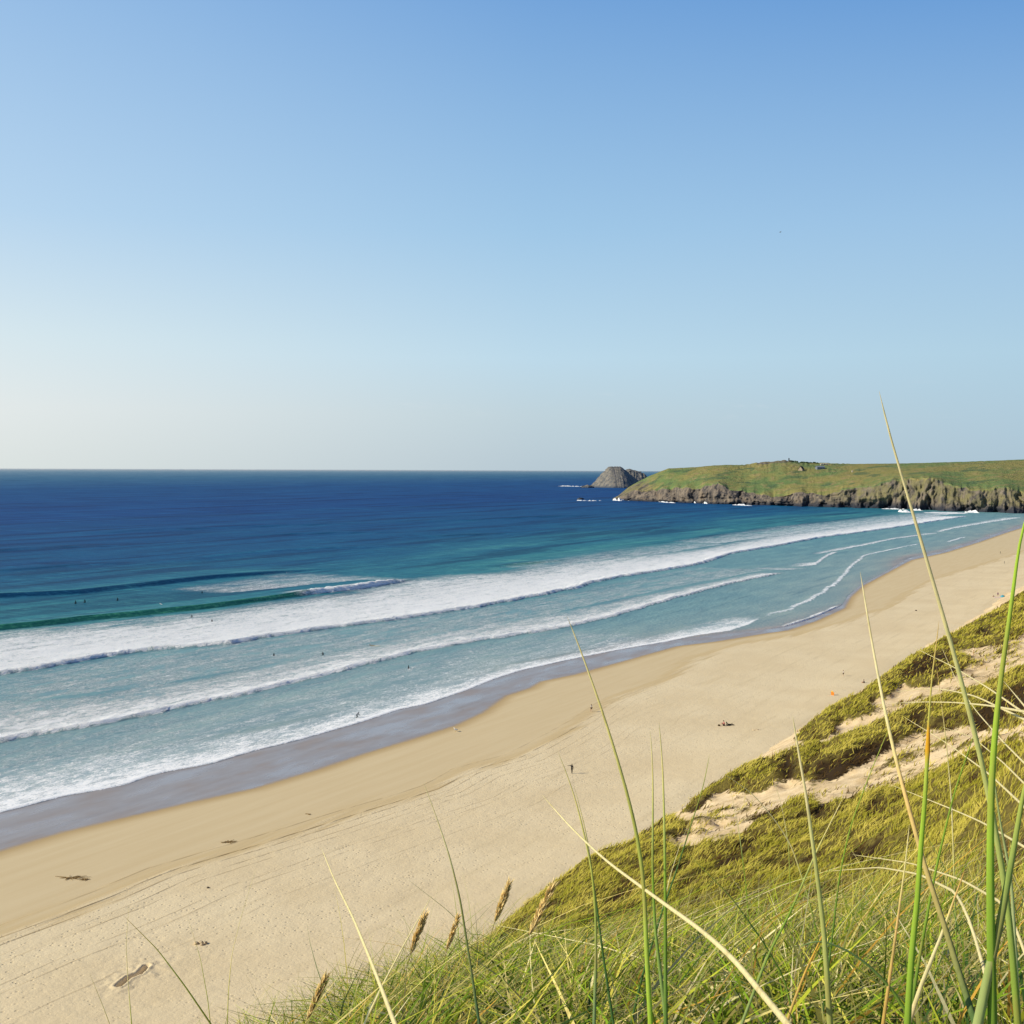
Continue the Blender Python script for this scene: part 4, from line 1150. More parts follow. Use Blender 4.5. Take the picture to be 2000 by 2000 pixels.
def skin_mesh(J, edges, scale=1.0):
    names = sorted({n for e in edges for n in e}, key=lambda n: (n != 'pelvis', n))
    ix = {n: i for i, n in enumerate(names)}
    me = bpy.data.meshes.new('tmp')
    me.from_pydata([J[n] for n in names], [(ix[a], ix[b]) for a, b in edges], [])
    o = bpy.data.objects.new('tmp', me); COL.objects.link(o)
    md = o.modifiers.new('s', 'SKIN')
    for n in names:
        r = RAD[n.split('_')[0]] * scale
        sv = me.skin_vertices[0].data[ix[n]]
        sv.radius = (r, r); sv.use_root = (n == names[0])
    o.modifiers.new('u', 'SUBSURF').levels = 1
    dg = bpy.context.evaluated_depsgraph_get()
    out = bpy.data.meshes.new_from_object(o.evaluated_get(dg))
    bpy.data.objects.remove(o); bpy.data.meshes.remove(me)
    return out


def add_ellipsoid(bm, c, r, rot=None, seg=10):
    mt = Matrix.Translation(c) @ (rot or Matrix.Identity(4)) @ Matrix.Diagonal((*r, 1))
    bmesh.ops.create_uvsphere(bm, u_segments=seg, v_segments=max(6, seg * 2 // 3), radius=1.0, matrix=mt)


def add_cone(bm, a, b, r0, r1, seg=6):
    a, b = Vector(a), Vector(b); d = b - a
    q = d.to_track_quat('Z', 'Y').to_matrix().to_4x4()
    bmesh.ops.create_cone(bm, cap_ends=True, segments=seg, radius1=r0, radius2=r1, depth=d.length, matrix=Matrix.Translation((a + b) / 2) @ q)


def bm_obj(name, bm, mat, parent=None, smooth_=True):
    me = bpy.data.meshes.new(name); bm.to_mesh(me); bm.free()
    for p in me.polygons: p.use_smooth = smooth_
    return link(name, me, mat, parent)


def person(loc, rz, label, pose=None, suit=None, top=None, shorts=None, hair=(0.03, 0.02, 0.015), skin=None, scale=1.0, group=None, hood=False):
    J = {k: Vector(v) for k, v in {**STAND, **(pose or {})}.items()}
    th = empty('person', loc, rz)
    th.scale = (scale,) * 3
    tag(th, label, 'person', group)
    body = skin_mesh(J, EDGES)
    bm = bmesh.new(); bm.from_mesh(body); bpy.data.meshes.remove(body)
    up = (J['head'] - J['neck']).normalized()
    fwd = Vector((0, 1, 0)); fwd = (fwd - up * fwd.dot(up))
    if fwd.length < .2: fwd = Vector((0, 0, -1)) - up * Vector((0, 0, -1)).dot(up)
    fwd.normalize(); sd = up.cross(fwd) * -1
    rot = Matrix((sd, fwd, up)).transposed().to_4x4()
    hc = J['head']
    add_cone(bm, J['neck'] - up * .04, hc - up * .03, .055, .05, 8)
    add_ellipsoid(bm, hc, (.078, .098, .118), rot, 12)
    add_cone(bm, hc + fwd * .088 + up * .01, hc + fwd * .118 - up * .022, .010, .018)       # nose
    for k in (-1, 1):
        add_ellipsoid(bm, hc + sd * .078 * k - up * .01, (.012, .026, .034), rot, 6)          # ears
        add_ellipsoid(bm, hc + sd * .032 * k + fwd * .086 + up * .012, (.014, .010, .009), rot, 6)
    add_ellipsoid(bm, hc + fwd * .090 - up * .052, (.026, .010, .009), rot, 6)              # mouth
    for s_ in 'lr':                                                                          # fingers
        h, wv = J['han_' + s_], (J['han_' + s_] - J['wri_' + s_]).normalized()
        sx = wv.cross(Vector((0, 1, .3))).normalized()
        for q, ln in ((-1.5, .062), (-.5, .075), (.5, .08), (1.5, .07)):
            a0 = h + sx * .016 * q + wv * .012
            add_cone(bm, a0, a0 + wv * ln * .6, .009, .008); add_cone(bm, a0 + wv * ln * .58, a0 + wv * ln + Vector((0, .012, 0)), .008, .006)
        add_cone(bm, h + sx * -.026 - wv * .02, h + sx * -.06 + wv * .03, .011, .008)
    bm_obj('body', bm, skin or (cm('wetsuit', suit) if suit else SKIN), th)
    if suit:
        sub = [e for e in EDGES if not any(n.startswith(('toe', 'han')) for n in e)]
        link('wetsuit', skin_mesh(J, sub, 1.08), cm('wetsuit', suit), th)
    if top:
        sub = [('spine', 'chest'), ('pelvis', 'spine')] + [(a, b) for a, b in EDGES if (a, b[:3]) == ('chest', 'sho') or a.startswith('sho')]
        link('shirt', skin_mesh(J, sub, 1.17), cm('shirt_%.2f_%.2f' % top[:2], top), th)
    if shorts:
        K = dict(J)
        for s_ in 'lr': K['knee_' + s_] = J['hip_' + s_].lerp(J['knee_' + s_], .85)
        sub = [e for e in EDGES if e[0] == 'pelvis' and e[1].startswith('hip') or e[0].startswith('hip')]
        link('shorts', skin_mesh(K, sub, 1.22), cm('shorts_%.2f_%.2f' % shorts[:2], shorts), th)
    bm = bmesh.new()
    add_ellipsoid(bm, hc - fwd * .016 + up * .022, (.088, .100, .112), rot, 12)
    bm_obj('hair', bm, cm('hair_%.2f' % hair[0], hair), th)
    return th


def facing(dx, dy):                    # body +Y turned to world direction (dx,dy)
    return math.atan2(dy, dx) - math.pi / 2


def spot(px, py):
    p = at_z(np.array(float(px)), np.array(float(py)))
    s, w = to_sw(p)
    return Vector((p[0], p[1], float(beach_z(s, w)) + 0.02))


BLK = (0.012, 0.012, 0.015)
WALK = dict(knee_l=(-.10, .20, .52), ankle_l=(-.10, .16, .10), toe_l=(-.11, .32, .06), knee_r=(.10, .02, .50), ankle_r=(.10, -.26, .13), toe_r=(.11, -.12, .03),
            elb_l=(-.24, -.12, 1.15), wri_l=(-.25, -.10, .90), han_l=(-.25, -.08, .82), elb_r=(.24, .10, 1.15), wri_r=(.24, .26, .98), han_r=(.24, .32, .93))
SIT = dict(pelvis=(0, 0, .13), spine=(0, -.02, .32), chest=(0, .02, .52), neck=(0, .06, .67), head=(0, .11, .81),
           hip_l=(-.10, .04, .12), knee_l=(-.14, .42, .42), ankle_l=(-.12, .66, .08), toe_l=(-.13, .82, .05), hip_r=(.10, .04, .12), knee_r=(.14, .40, .44), ankle_r=(.12, .62, .08), toe_r=(.13, .79, .05),
           sho_l=(-.18, .02, .59), elb_l=(-.24, .20, .42), wri_l=(-.14, .40, .46), han_l=(-.08, .46, .46), sho_r=(.18, .02, .59), elb_r=(.24, .20, .42), wri_r=(.14, .40, .46), han_r=(.08, .46, .46))
LIE = dict(pelvis=(0, 0, .13), spine=(0, -.20, .17), chest=(0, -.38, .27), neck=(0, -.50, .40), head=(0, -.55, .54),
           hip_l=(-.09, .05, .11), knee_l=(-.12, .42, .12), ankle_l=(-.12, .82, .08), toe_l=(-.13, .92, .16), hip_r=(.09, .05, .11), knee_r=(.12, .40, .34), ankle_r=(.12, .62, .07), toe_r=(.13, .78, .05),
           sho_l=(-.18, -.43, .33), elb_l=(-.24, -.52, .08), wri_l=(-.22, -.30, .06), han_l=(-.2, -.22, .06), sho_r=(.18, -.43, .33), elb_r=(.24, -.52, .08), wri_r=(.2, -.3, .06), han_r=(.18, -.22, .06))
ARM = dict(elb_l=(-.46, .02, 1.40), wri_l=(-.70, .06, 1.36), han_l=(-.78, .08, 1.33), knee_l=(-.06, .03, .50), ankle_l=(-.06, -.02, .09), toe_l=(-.07, .15, .035), knee_r=(.06, .03, .50), ankle_r=(.06, -.02, .09), toe_r=(.07, .15, .035))
CROUCH = dict(pelvis=(0, -.16, .62), spine=(0, -.06, .80), chest=(0, .10, .96), neck=(0, .22, 1.07), head=(0, .32, 1.18),
              hip_l=(-.10, -.12, .60), knee_l=(-.14, .18, .44), ankle_l=(-.12, -.10, .10), toe_l=(-.12, .06, .04), hip_r=(.10, -.12, .60), knee_r=(.12, .12, .40), ankle_r=(.12, -.28, .12), toe_r=(.12, -.12, .04),
              sho_l=(-.18, .14, 1.00), elb_l=(-.26, .34, .86), wri_l=(-.2, .52, .72), han_l=(-.18, .58, .67), sho_r=(.18, .14, 1.00), elb_r=(.28, .34, .84), wri_r=(.26, .54, .70), han_r=(.25, .6, .64))
PRONE = dict(pelvis=(0, 0, .12), spine=(0, .20, .13), chest=(0, .38, .20), neck=(0, .52, .30), head=(0, .62, .40),
             hip_l=(-.08, -.05, .11), knee_l=(-.08, -.45, .10), ankle_l=(-.07, -.82, .10), toe_l=(-.07, -.95, .08), hip_r=(.08, -.05, .11), knee_r=(.08, -.45, .10), ankle_r=(.07, -.82, .10), toe_r=(.07, -.95, .08),
             sho_l=(-.18, .42, .23), elb_l=(-.28, .62, .10), wri_l=(-.30, .82, .04), han_l=(-.3, .9, .02), sho_r=(.18, .42, .23), elb_r=(.28, .5, .08), wri_r=(.32, .3, .0), han_r=(.32, .22, -.02))

person(spot(1117, 1512), facing(0.25, 1), 'person in dark wetsuit standing with one arm held out, long shadow on the sand', ARM, suit=BLK)
person(spot(1155, 1391), facing(-.6, 1), 'person in white top and black shorts walking on the golden sand', WALK, top=(.80, .78, .70), shorts=BLK, hair=(.06, .035, .02))
person(spot(1647, 1322.5), facing(-1, .3), 'person in white top and black shorts standing near the dune foot', None, top=(.72, .72, .70), shorts=BLK, hair=(.10, .05, .03))
person(spot(1688, 1337), facing(-1, .2), 'dark-clothed person sitting at the edge of the dune grass', SIT, top=BLK, shorts=BLK, scale=1.25)
person(spot(1414.5, 1418.5), facing(-1, .1), 'dark-haired person in a pink top sitting on open sand', SIT, top=(.62, .20, .20), shorts=(.03, .012, .012), hair=(.012, .008, .008), scale=1.25)
person(spot(1425, 1418), facing(1, .25), 'person in black reclining on the sand beside the pink-topped sitter', LIE, top=BLK, shorts=BLK, suit=BLK, scale=1.25)
person(spot(1941, 1167.5), facing(-1, -.2), 'dark-clothed person sitting left of the pink blanket', SIT, top=BLK, shorts=BLK, scale=1.15)
person(spot(1949, 1165.5), facing(-.7, -.7), 'person in purple standing at the pink blanket near the teal shelter', None, top=(.10, .02, .12), shorts=(.06, .015, .08), scale=1.12)
person(spot(1954, 1082), facing(-1, .4), 'far dark figure on the sand nearer the water', WALK, suit=(.03, .02, .02))
person(spot(1962, 1102), facing(-1, .4), 'far dark figure on the sand nearer the dune', None, suit=(.03, .02, .02))
# the pale figure on the sandy dune shelf
_r = ray(np.array(1901.), np.array(1279.))
_t = np.arange(60, 420, 0.25)
_p = CAM + _r * _t[:, None]
_h = ground(_p[:, 0], _p[:, 1])
_k = int(np.argmax(_p[:, 2] < _h))
person(Vector((_p[_k][0], _p[_k][1], float(_h[_k]))), facing(-1, 0), 'person in pale clothes standing on the sandy shelf of the dune', None, top=(.80, .70, .48), shorts=(.75, .66, .45), hair=(.40, .30, .15))


def surfboard(loc, rz, L, wid, rgb, label, tilt=0.0, name='surfboard'):
    n, m = 22, 8
    u = np.linspace(-1, 1, n)
    half = wid / 2 * np.maximum(0.02, (1 - np.abs(u) ** 2.6)) ** 0.62
    rocker = 0.10 * np.maximum(0, u) ** 3 * L / 2 + 0.04 * np.maximum(0, -u) ** 3
    an = np.linspace(0, 2 * math.pi, m, endpoint=False)
    V = np.stack([half[:, None] * np.cos(an)[None], np.repeat(u[:, None] * L / 2, m, 1), 0.035 * np.sin(an)[None] * (1 - 0.8 * np.abs(u)[:, None] ** 3) + rocker[:, None] + .04], -1)
    i = np.arange(n * m).reshape(n, m); j = np.roll(i, -1, 1)
    Fc = np.stack([i[:-1], j[:-1], j[1:], i[1:]], -1).reshape(-1, 4)
    th = empty(name, loc, rz); th.rotation_euler = (tilt, 0, rz)
    tag(th, label, 'surfboard')
    me = raw_mesh('deck', V.reshape(-1, 3), Fc); link('deck', me, cm('board_%.2f_%.2f_%.2f' % rgb, rgb), th)
    bm = bmesh.new()
    vs = [bm.verts.new(v) for v in ((0, -L * .44, 0.01), (0, -L * .34, 0.01), (0, -L * .44, -.13))]
    bm.faces.new(vs)
    f = bm_obj('fin', bm, cm('fin', (.05, .05, .05)), th)
    md = f.modifiers.new('thick', 'SOLIDIFY'); md.thickness = 0.012
    return th


def water(px, py, dz=0.0):
    p = at_z(np.array(float(px)), np.array(float(py)))
    s, w = to_sw(p)
    i = int(np.clip(np.searchsorted(cols, s), 0, len(cols) - 1))
    j = int(np.clip(np.searchsorted(tau, w - float(fE(s))), 0, len(tau) - 1))
    return Vector((p[0], p[1], float(SZ[i, j]) + dz))


# skim boarder in the swash
p = spot(700.5, 1404.5)
surfboard(p, facing(1, .06), 1.15, .52, (.02, .02, .03), 'short dark board skimming the foam edge under a bent figure', name='skimboard')
p2 = spot(697.5, 1402.5); p2.z += 0.10
person(p2, facing(1, .1), 'bent figure in black wetsuit at the foam edge above a dark board', CROUCH, suit=BLK)
surfboard(spot(1779, 1091), facing(.5, 1), 2.6, .9, (.82, .83, .84), 'white surfboard lying on the wet sand at the far water edge')
# surfers in the water
SITW = {**SIT, 'knee_l': (-.2, .36, .06), 'ankle_l': (-.22, .34, -.34), 'toe_l': (-.22, .45, -.38), 'knee_r': (.2, .36, .06), 'ankle_r': (.22, .34, -.34), 'toe_r': (.22, .45, -.38)}
def floater(px, py, label, blabel, board=(.6, .6, .55), dir_=(-.75, .45), wade=False, sc=1.15, suit=BLK, L=2.1):
    q = water(px, py)
    if wade:
        person(q + Vector((0, 0, -0.85)), facing(*dir_), label, None, suit=suit)
        return
    person(q + Vector((0, 0, -0.05)), facing(*dir_), label, SITW, suit=suit, scale=sc)
    surfboard(q + Vector((0, 0, -0.08)), facing(*dir_), L, .52, board, blabel)
floater(535, 1281, 'person in black wetsuit wading chest up in the foam, left of two', None, wade=True)
floater(631, 1280, 'person in black wetsuit low in the foam behind the inner breaker', 'pale board under the person low in the foam')
floater(798, 1306, 'person with bare shoulders wading before the inner breaker', None, wade=True, suit=(.30, .18, .12))
floater(148, 1180, 'leftmost surfer sitting beyond the green wave', 'dark board under the leftmost surfer beyond the green wave', (.1, .1, .1), sc=1.5)
floater(166, 1178, 'surfer sitting second from the left beyond the green wave', 'dark board under the second surfer beyond the green wave', (.1, .1, .1), sc=1.5)
floater(230, 1174, 'surfer sitting third from the left beyond the green wave', 'dark board under the third surfer beyond the green wave', (.1, .1, .1), sc=1.4)
floater(395, 1160, 'surfer sitting apart at the right, behind the green wave', 'dark board under the surfer apart behind the green wave', (.08, .08, .1), sc=1.2)
floater(375, 1206, 'person in the foam in front of the green wave face', 'dark board in the foam under the green wave face', (.1, .1, .1))
floater(414, 1214, 'small dark swimmer in the foam right of the green wave face', None, wade=True)
q = water(726, 1261.5)
person(q + Vector((0, 0, .02)), facing(-1, .1), 'person in black lying on a yellow board in the foam', PRONE, suit=BLK)
surfboard(water(733, 1262), facing(-1, .1), 3.4, .7, (.66, .55, .30), 'long yellow board in the foam with a person at its nose')
surfboard(water(316, 1182), facing(-.8, .5), 2.6, .7, (.66, .66, .60), 'loose white board beyond the green wave', tilt=.25)

# ================================================================== THINGS ON THE SAND
def lumps(name, loc, pieces, mat, label, cat, group=None, seed=1):
    g = random.Random(seed)
    bm = bmesh.new()
    for (x, y, rx, ry, rz_) in pieces:
        add_ellipsoid(bm, Vector((x, y, rz_ * .5)), (rx, ry, rz_), Matrix.Rotation(g.uniform(0, 3), 4, 'Z'), 10)
    for v in bm.verts:
        k = 1 + 0.30 * (g.random() - .5); v.co.x *= k; v.co.y *= k; v.co.z = max(v.co.z * k, -.02)
    o = bm_obj(name, bm, mat); o.location = loc
    return tag(o, label, cat, group)


weed = plain('seaweed', (0.24, 0.155, 0.06), 0.7, .2, .4, 20)
def weed_clump(px, py, n, spread, label, seed, size=.35):
    g = random.Random(seed)
    pcs = [(g.gauss(0, spread), g.gauss(0, spread * .45), g.uniform(.3, 1) * size, g.uniform(.2, .6) * size, g.uniform(.05, .16)) for _ in range(n)]
    bm = bmesh.new()
    add_ellipsoid(bm, Vector((0, 0, .05)), (.22 * size / .3, .14 * size / .3, .08), None, 10)
    for i in range(n * 2):
        an, ln = g.uniform(0, 6.28), abs(g.gauss(0, spread)) + .2
        a_ = Vector((0, 0, .05)); d_ = Vector((math.cos(an), math.sin(an) * .5, 0)); r_ = g.uniform(.02, .05)
        for k in range(3):
            b_ = a_ + d_ * ln * .45 + Vector((g.gauss(0, .08), g.gauss(0, .05), 0)); b_.z = .03 + abs(g.gauss(0, .04))
            add_cone(bm, a_, b_, r_ * 1.5, r_); add_ellipsoid(bm, b_, (r_ * 2.2 * g.uniform(.6, 1.6), r_ * 1.6, r_ * 1.3), Matrix.Rotation(g.uniform(0, 3), 4, 'Z'), 6)
            a_ = b_; r_ *= .8
    o = bm_obj('seaweed_clump', bm, weed); o.location = spot(px, py)
    return tag(o, label, 'seaweed', 'brown seaweed clumps on the damp sand')
weed_clump(445, 1646, 12, .55, 'single brown seaweed clump above the vehicle tracks', 11)
weed_clump(165, 1719, 10, .5, 'right-hand of two seaweed clumps at far lower left', 12, .28)
weed_clump(137, 1716, 12, .8, 'scattered left-hand of two seaweed clumps at far lower left', 13, .18)
weed_clump(604, 1592, 3, .2, 'small dark seaweed scrap on the golden sand', 14, .22)
stone = plain('pebble', (0.14, 0.11, 0.08), .8, .2)
lumps('stone', spot(1789, 1193.5), [(0, 0, .35, .25, .3), (.2, .1, .2, .2, .2)], stone, 'small dark stone alone on the pale sand, far right', 'stone')
lumps('stone', spot(406, 1736), [(0, 0, .16, .12, .12), (.12, .05, .08, .1, .08)], stone, 'small dark stone beside the vehicle tracks, lower left', 'stone')

# gull standing at the edge of the wet sand
wht = plain('gull_white', (.80, .78, .74), .7, .2, .08); gry = plain('gull_grey', (.20, .21, .23), .7, .2, .1); yel = plain('gull_yellow', (.6, .38, .05), .6, .3, .1)
def gull(loc, rz, label, flying=False):
    th = empty('gull', loc, rz); tag(th, label, 'bird')
    bm = bmesh.new()
    add_ellipsoid(bm, Vector((0, 0, .26)), (.10, .23, .11), Matrix.Rotation(.15, 4, 'X'), 12)
    add_cone(bm, (0, .15, .30), (0, .24, .44), .075, .05, 10)
    add_ellipsoid(bm, Vector((0, .26, .46)), (.055, .075, .06), None, 10)
    add_cone(bm, (0, -.16, .26), (0, -.38, .24), .08, .02, 8)
    bm_obj('body', bm, wht if not flying else gry, th)
    bm = bmesh.new(); add_cone(bm, (0, .32, .455), (0, .41, .44), .018, .004); bm_obj('beak', bm, yel, th)
    for k in (-1, 1):
        bm = bmesh.new()
        if flying:
            vs = [bm.verts.new(v) for v in ((.06 * k, .12, .3), (.42 * k, .20, .48), (.95 * k, -.08, .36), (.45 * k, -.02, .46), (.06 * k, -.12, .3))]
            bm.faces.new(vs)
            wg = bm_obj('wing', bm, gry, th); wg.modifiers.new('t', 'SOLIDIFY').thickness = .02
        else:
            add_ellipsoid(bm, Vector((.085 * k, -.08, .29)), (.03, .26, .085), Matrix.Rotation(.12, 4, 'X'), 10)
            bm_obj('wing', bm, gry, th)
            bm = bmesh.new(); add_cone(bm, (.045 * k, .02, .0), (.045 * k, .0, .18), .009, .012); add_ellipsoid(bm, Vector((.045 * k, .04, .006)), (.03, .045, .008), None, 6); bm_obj('leg', bm, yel, th)
    return th


gull(spot(890, 1429), facing(-.6, .4), 'white bird standing alone at the edge of the wet sand').scale = (1.5, 1.5, 1.5)
g_ = gull(Vector(at_y(np.array(1524.), np.array(455.), 420.)), facing(1, .25), 'small dark bird flying in the open sky', True)

# orange upright panel near the dune foot
org = plain('orange_cloth', (.78, .22, .015), .6, .3, .12, 3.0); org2 = plain('orange_pale', (.85, .48, .08), .6, .3, .1)
wood = plain('pole_wood', (.30, .2, .1), .8, .1)
th = empty('windbreak', spot(1626, 1361), math.radians(-48)); tag(th, 'bright orange upright cloth panel on poles standing on sand near the dune foot', 'windbreak')
bm = bmesh.new()
NX, NZ = 10, 8
gv = [[bm.verts.new((-.42 + .84 * i / NX, .05 * math.sin(i * 1.3 + j * .3), .04 + 1.0 * j / NZ)) for i in range(NX + 1)] for j in range(NZ + 1)]
for j in range(NZ):
    for i in range(NX): bm.faces.new((gv[j][i], gv[j][i + 1], gv[j + 1][i + 1], gv[j + 1][i]))
bm_obj('cloth', bm, org, th).modifiers.new('t', 'SOLIDIFY').thickness = .015
bm = bmesh.new()
gv = [[bm.verts.new((-.40 + .5 * i / 6, .02 + .04 * math.sin(i * 1.3), 1.045 + .26 * j / 3)) for i in range(7)] for j in range(4)]
for j in range(3):
    for i in range(6): bm.faces.new((gv[j][i], gv[j][i + 1], gv[j + 1][i + 1], gv[j + 1][i]))
bm_obj('flap', bm, org2, th).modifiers.new('t', 'SOLIDIFY').thickness = .012
for x in (-.43, .43):
    bm = bmesh.new(); add_cone(bm, (x, 0, -.1), (x, 0, 1.36 if x < 0 else 1.12), .02, .02, 8); bm_obj('pole', bm, wood, th)

# bag by the sitting pair
bm = bmesh.new(); add_ellipsoid(bm, Vector((0, 0, .17)), (.26, .17, .20), None, 12); add_cone(bm, (-.12, 0, .3), (0, 0, .44), .02, .02); add_cone(bm, (0, 0, .44), (.12, 0, .3), .02, .02)
tag(bm_obj('bag', bm, cm('bag', (.09, .06, .025))), 'small brown bag on the sand left of the pink-topped sitter', 'bag').location = spot(1404, 1419)
# hollow scooped in the sand
pit_m = plain('dug_sand', (.50, .40, .26), .95, .05, .25, 3)
lumps('sand_heap', spot(1478, 1429), [(-.6, 0, .5, .3, .22), (0, .3, .7, .35, .25), (.7, .1, .5, .3, .2), (.2, -.25, .4, .25, .12)], pit_m, 'low heap of dug sand right of the sitting pair', 'sand heap', seed=5)
lumps('sand_heap', spot(392, 1845), [(-.5, 0, .3, .25, .16), (0, .15, .35, .25, .18), (.5, .1, .3, .2, .14), (.2, -.3, .22, .2, .10)], pit_m, 'trampled heap of sand right of the trench', 'sand heap', seed=6)

# blanket and pop-up shelter by the far sitting pair
bm = bmesh.new()
gv = [[bm.verts.new((-1.5 + 3.0 * i / 10, -.8 + 1.6 * j / 6, .16 + .12 * math.sin(i * 1.1 + j) + .03 * j)) for i in range(11)] for j in range(7)]
for j in range(6):
    for i in range(10): bm.faces.new((gv[j][i], gv[j][i + 1], gv[j + 1][i + 1], gv[j + 1][i]))
o = bm_obj('blanket', bm, cm('blanket', (.62, .26, .68))); o.modifiers.new('t', 'SOLIDIFY').thickness = .03
o.location = spot(1950, 1169); o.rotation_euler = (0, 0, .1); tag(o, 'pink and violet blanket spread on sand left of the teal shelter', 'blanket')
th = empty('beach_shelter', spot(1958.5, 1168), math.radians(200)); tag(th, 'rounded teal beach shelter beside the pink blanket', 'shelter')
teal = plain('teal_cloth', (.05, .32, .42), .6, .3, .15, 2); teald = plain('teal_dark', (.02, .05, .12), .7, .2, .1)
bm = bmesh.new()
gv = []
for j in range(9):
    ph = math.pi / 2 * j / 8
    gv.append([bm.verts.new((1.15 * math.cos(ph) * math.cos(t_), .95 * math.cos(ph) * math.sin(t_), 1.15 * math.sin(ph) + .02 * math.sin(t_ * 8))) for t_ in np.linspace(-.6, math.pi + .6, 21)])
for j in range(8):
    for i in range(20): bm.faces.new((gv[j][i], gv[j][i + 1], gv[j + 1][i + 1], gv[j + 1][i]))
bm_obj('canopy', bm, teal, th).modifiers.new('t', 'SOLIDIFY').thickness = .02
bm = bmesh.new(); gv = [bm.verts.new((1.12 * math.cos(t_), .9 * math.sin(t_), .05)) for t_ in np.linspace(0, 2 * math.pi, 20, endpoint=False)]; bm.faces.new(gv)
bm_obj('groundsheet', bm, teald, th, False)

# ================================================================== BUILDINGS ON THE HEADLAND
stone_w = plain('stone_wall', (.42, .34, .24), .9, .1, .2, .3); darkr = plain('dark_roof', (.03, .03, .035), .8, .2); greyr = plain('grey_roof', (.17, .20, .24), .7, .3); palew = plain('pale_wall', (.46, .41, .33), .85, .1, .1, .3)
def house(px, py, L, Wd, H, rh, rz, wall, roof, name, label):
    p = headland_at(px, py)
    th = empty(name, Vector(p) - Vector((0, 0, 2.0)), rz); tag(th, label, 'building')
    bm = bmesh.new(); l, w_, H = L / 2, Wd / 2, H + 2.0
    vs = [bm.verts.new(v) for v in ((-l, -w_, 0), (l, -w_, 0), (l, w_, 0), (-l, w_, 0), (-l, -w_, H), (l, -w_, H), (l, w_, H), (-l, w_, H), (-l, 0, H + rh), (l, 0, H + rh))]
    for f in ((0, 1, 5, 4), (2, 3, 7, 6), (1, 2, 6, 9, 5), (3, 0, 4, 8, 7)): bm.faces.new([vs[i] for i in f])
    bm_obj('wall', bm, wall, th, False)
    bm = bmesh.new(); e = .5
    a = [bm.verts.new(v) for v in ((-l - e, -w_ - e, H - e * rh / w_ + .1), (l + e, -w_ - e, H - e * rh / w_ + .1), (l + e, 0, H + rh + .1), (-l - e, 0, H + rh + .1), (-l - e, w_ + e, H - e * rh / w_ + .1), (l + e, w_ + e, H - e * rh / w_ + .1))]
    bm.faces.new(a[:4]); bm.faces.new((a[3], a[2], a[5], a[4]))
    bm_obj('roof', bm, roof, th, False).modifiers.new('t', 'SOLIDIFY').thickness = .2
    bm = bmesh.new(); bmesh.ops.create_cube(bm, size=1, matrix=Matrix.Translation((0, -w_ - .04, 3.1)) @ Matrix.Diagonal((1.4, .12, 2.2, 1))); bm_obj('door', bm, darkr, th, False)
    for k in (-1, 1):
        bm = bmesh.new(); bmesh.ops.create_cube(bm, size=1, matrix=Matrix.Translation((k * l * .6, -w_ - .04, 3.6)) @ Matrix.Diagonal((1.2, .1, 1.1, 1))); bm_obj('window', bm, darkr, th, False)
house(1565, 918, 8, 7, 2.2, 4.5, math.radians(55), stone_w, darkr, 'hut', 'gabled hut with dark side on the headland top')
house(1602, 916, 13, 9, 3.0, 2.0, math.radians(8), greyr, greyr, 'shed', 'low grey building on the headland, right of the gabled hut')
house(1610, 908, 13, 4, 1.5, 1.0, math.radians(4), palew, palew, 'long_building', 'long pale low building on the headland skyline')
p = headland_at(1540, 899.5)
th = empty('tower', Vector(p) - Vector((0, 0, 1.5))); tag(th, 'small dark tower on the highest point of the headland skyline', 'tower')
bm = bmesh.new(); add_cone(bm, (0, 0, 0), (0, 0, 5.6), 1.1, .9, 8); bm_obj('shaft', bm, darkr, th)
bm = bmesh.new(); add_cone(bm, (0, 0, 5.6), (0, 0, 6.4), 1.2, .1, 8); bm_obj('cap', bm, darkr, th)
p = headland_at(1665, 922)
th = empty('water_tank', Vector(p) - Vector((0, 0, .6))); tag(th, 'small cream tank standing alone on the headland grass', 'tank')
bm = bmesh.new(); add_cone(bm, (0, 0, 0), (0, 0, 3.0), 1.3, 1.3, 14); bm_obj('drum', bm, palew, th)
bm = bmesh.new(); add_cone(bm, (0, 0, 3.0), (0, 0, 3.6), 1.4, .2, 14); bm_obj('lid', bm, palew, th)
rng2 = random.Random(4)
shrub_m = plain('shrub', (.05, .075, .03), .95, .05, .4, .6)
for i in range(9):
    px = 1545 + i * 6.2 + rng2.uniform(-1.5, 1.5)
    p = headland_at(px, np.interp(px, RIDGE[:, 0], RIDGE[:, 1]) + 1.0)
    pcs = [(rng2.gauss(0, 1.6), rng2.gauss(0, 1.2), rng2.uniform(.8, 1.8), rng2.uniform(.8, 1.6), rng2.uniform(.7, 1.5)) for _ in range(6)]
    lumps('shrub', Vector(p), pcs, shrub_m, 'low dark shrub on the headland skyline by the tower', 'shrub', 'dark shrubs along the headland skyline', i)

# ================================================================== LIGHT, SKY, CAMERA
SUN_EL = math.radians(31)
SUN_DIR = Vector((-1.0, -0.20, 0)).normalized()
to_sun = Vector((SUN_DIR.x * math.cos(SUN_EL), SUN_DIR.y * math.cos(SUN_EL), math.sin(SUN_EL)))
sl = bpy.data.lights.new('sun', 'SUN'); sl.energy = 5.0; sl.angle = math.radians(0.55); sl.color = (1.0, 0.90, 0.70)
so = bpy.data.objects.new('sun', sl); COL.objects.link(so)
so.rotation_euler = (-to_sun).to_track_quat('-Z', 'Y').to_euler()

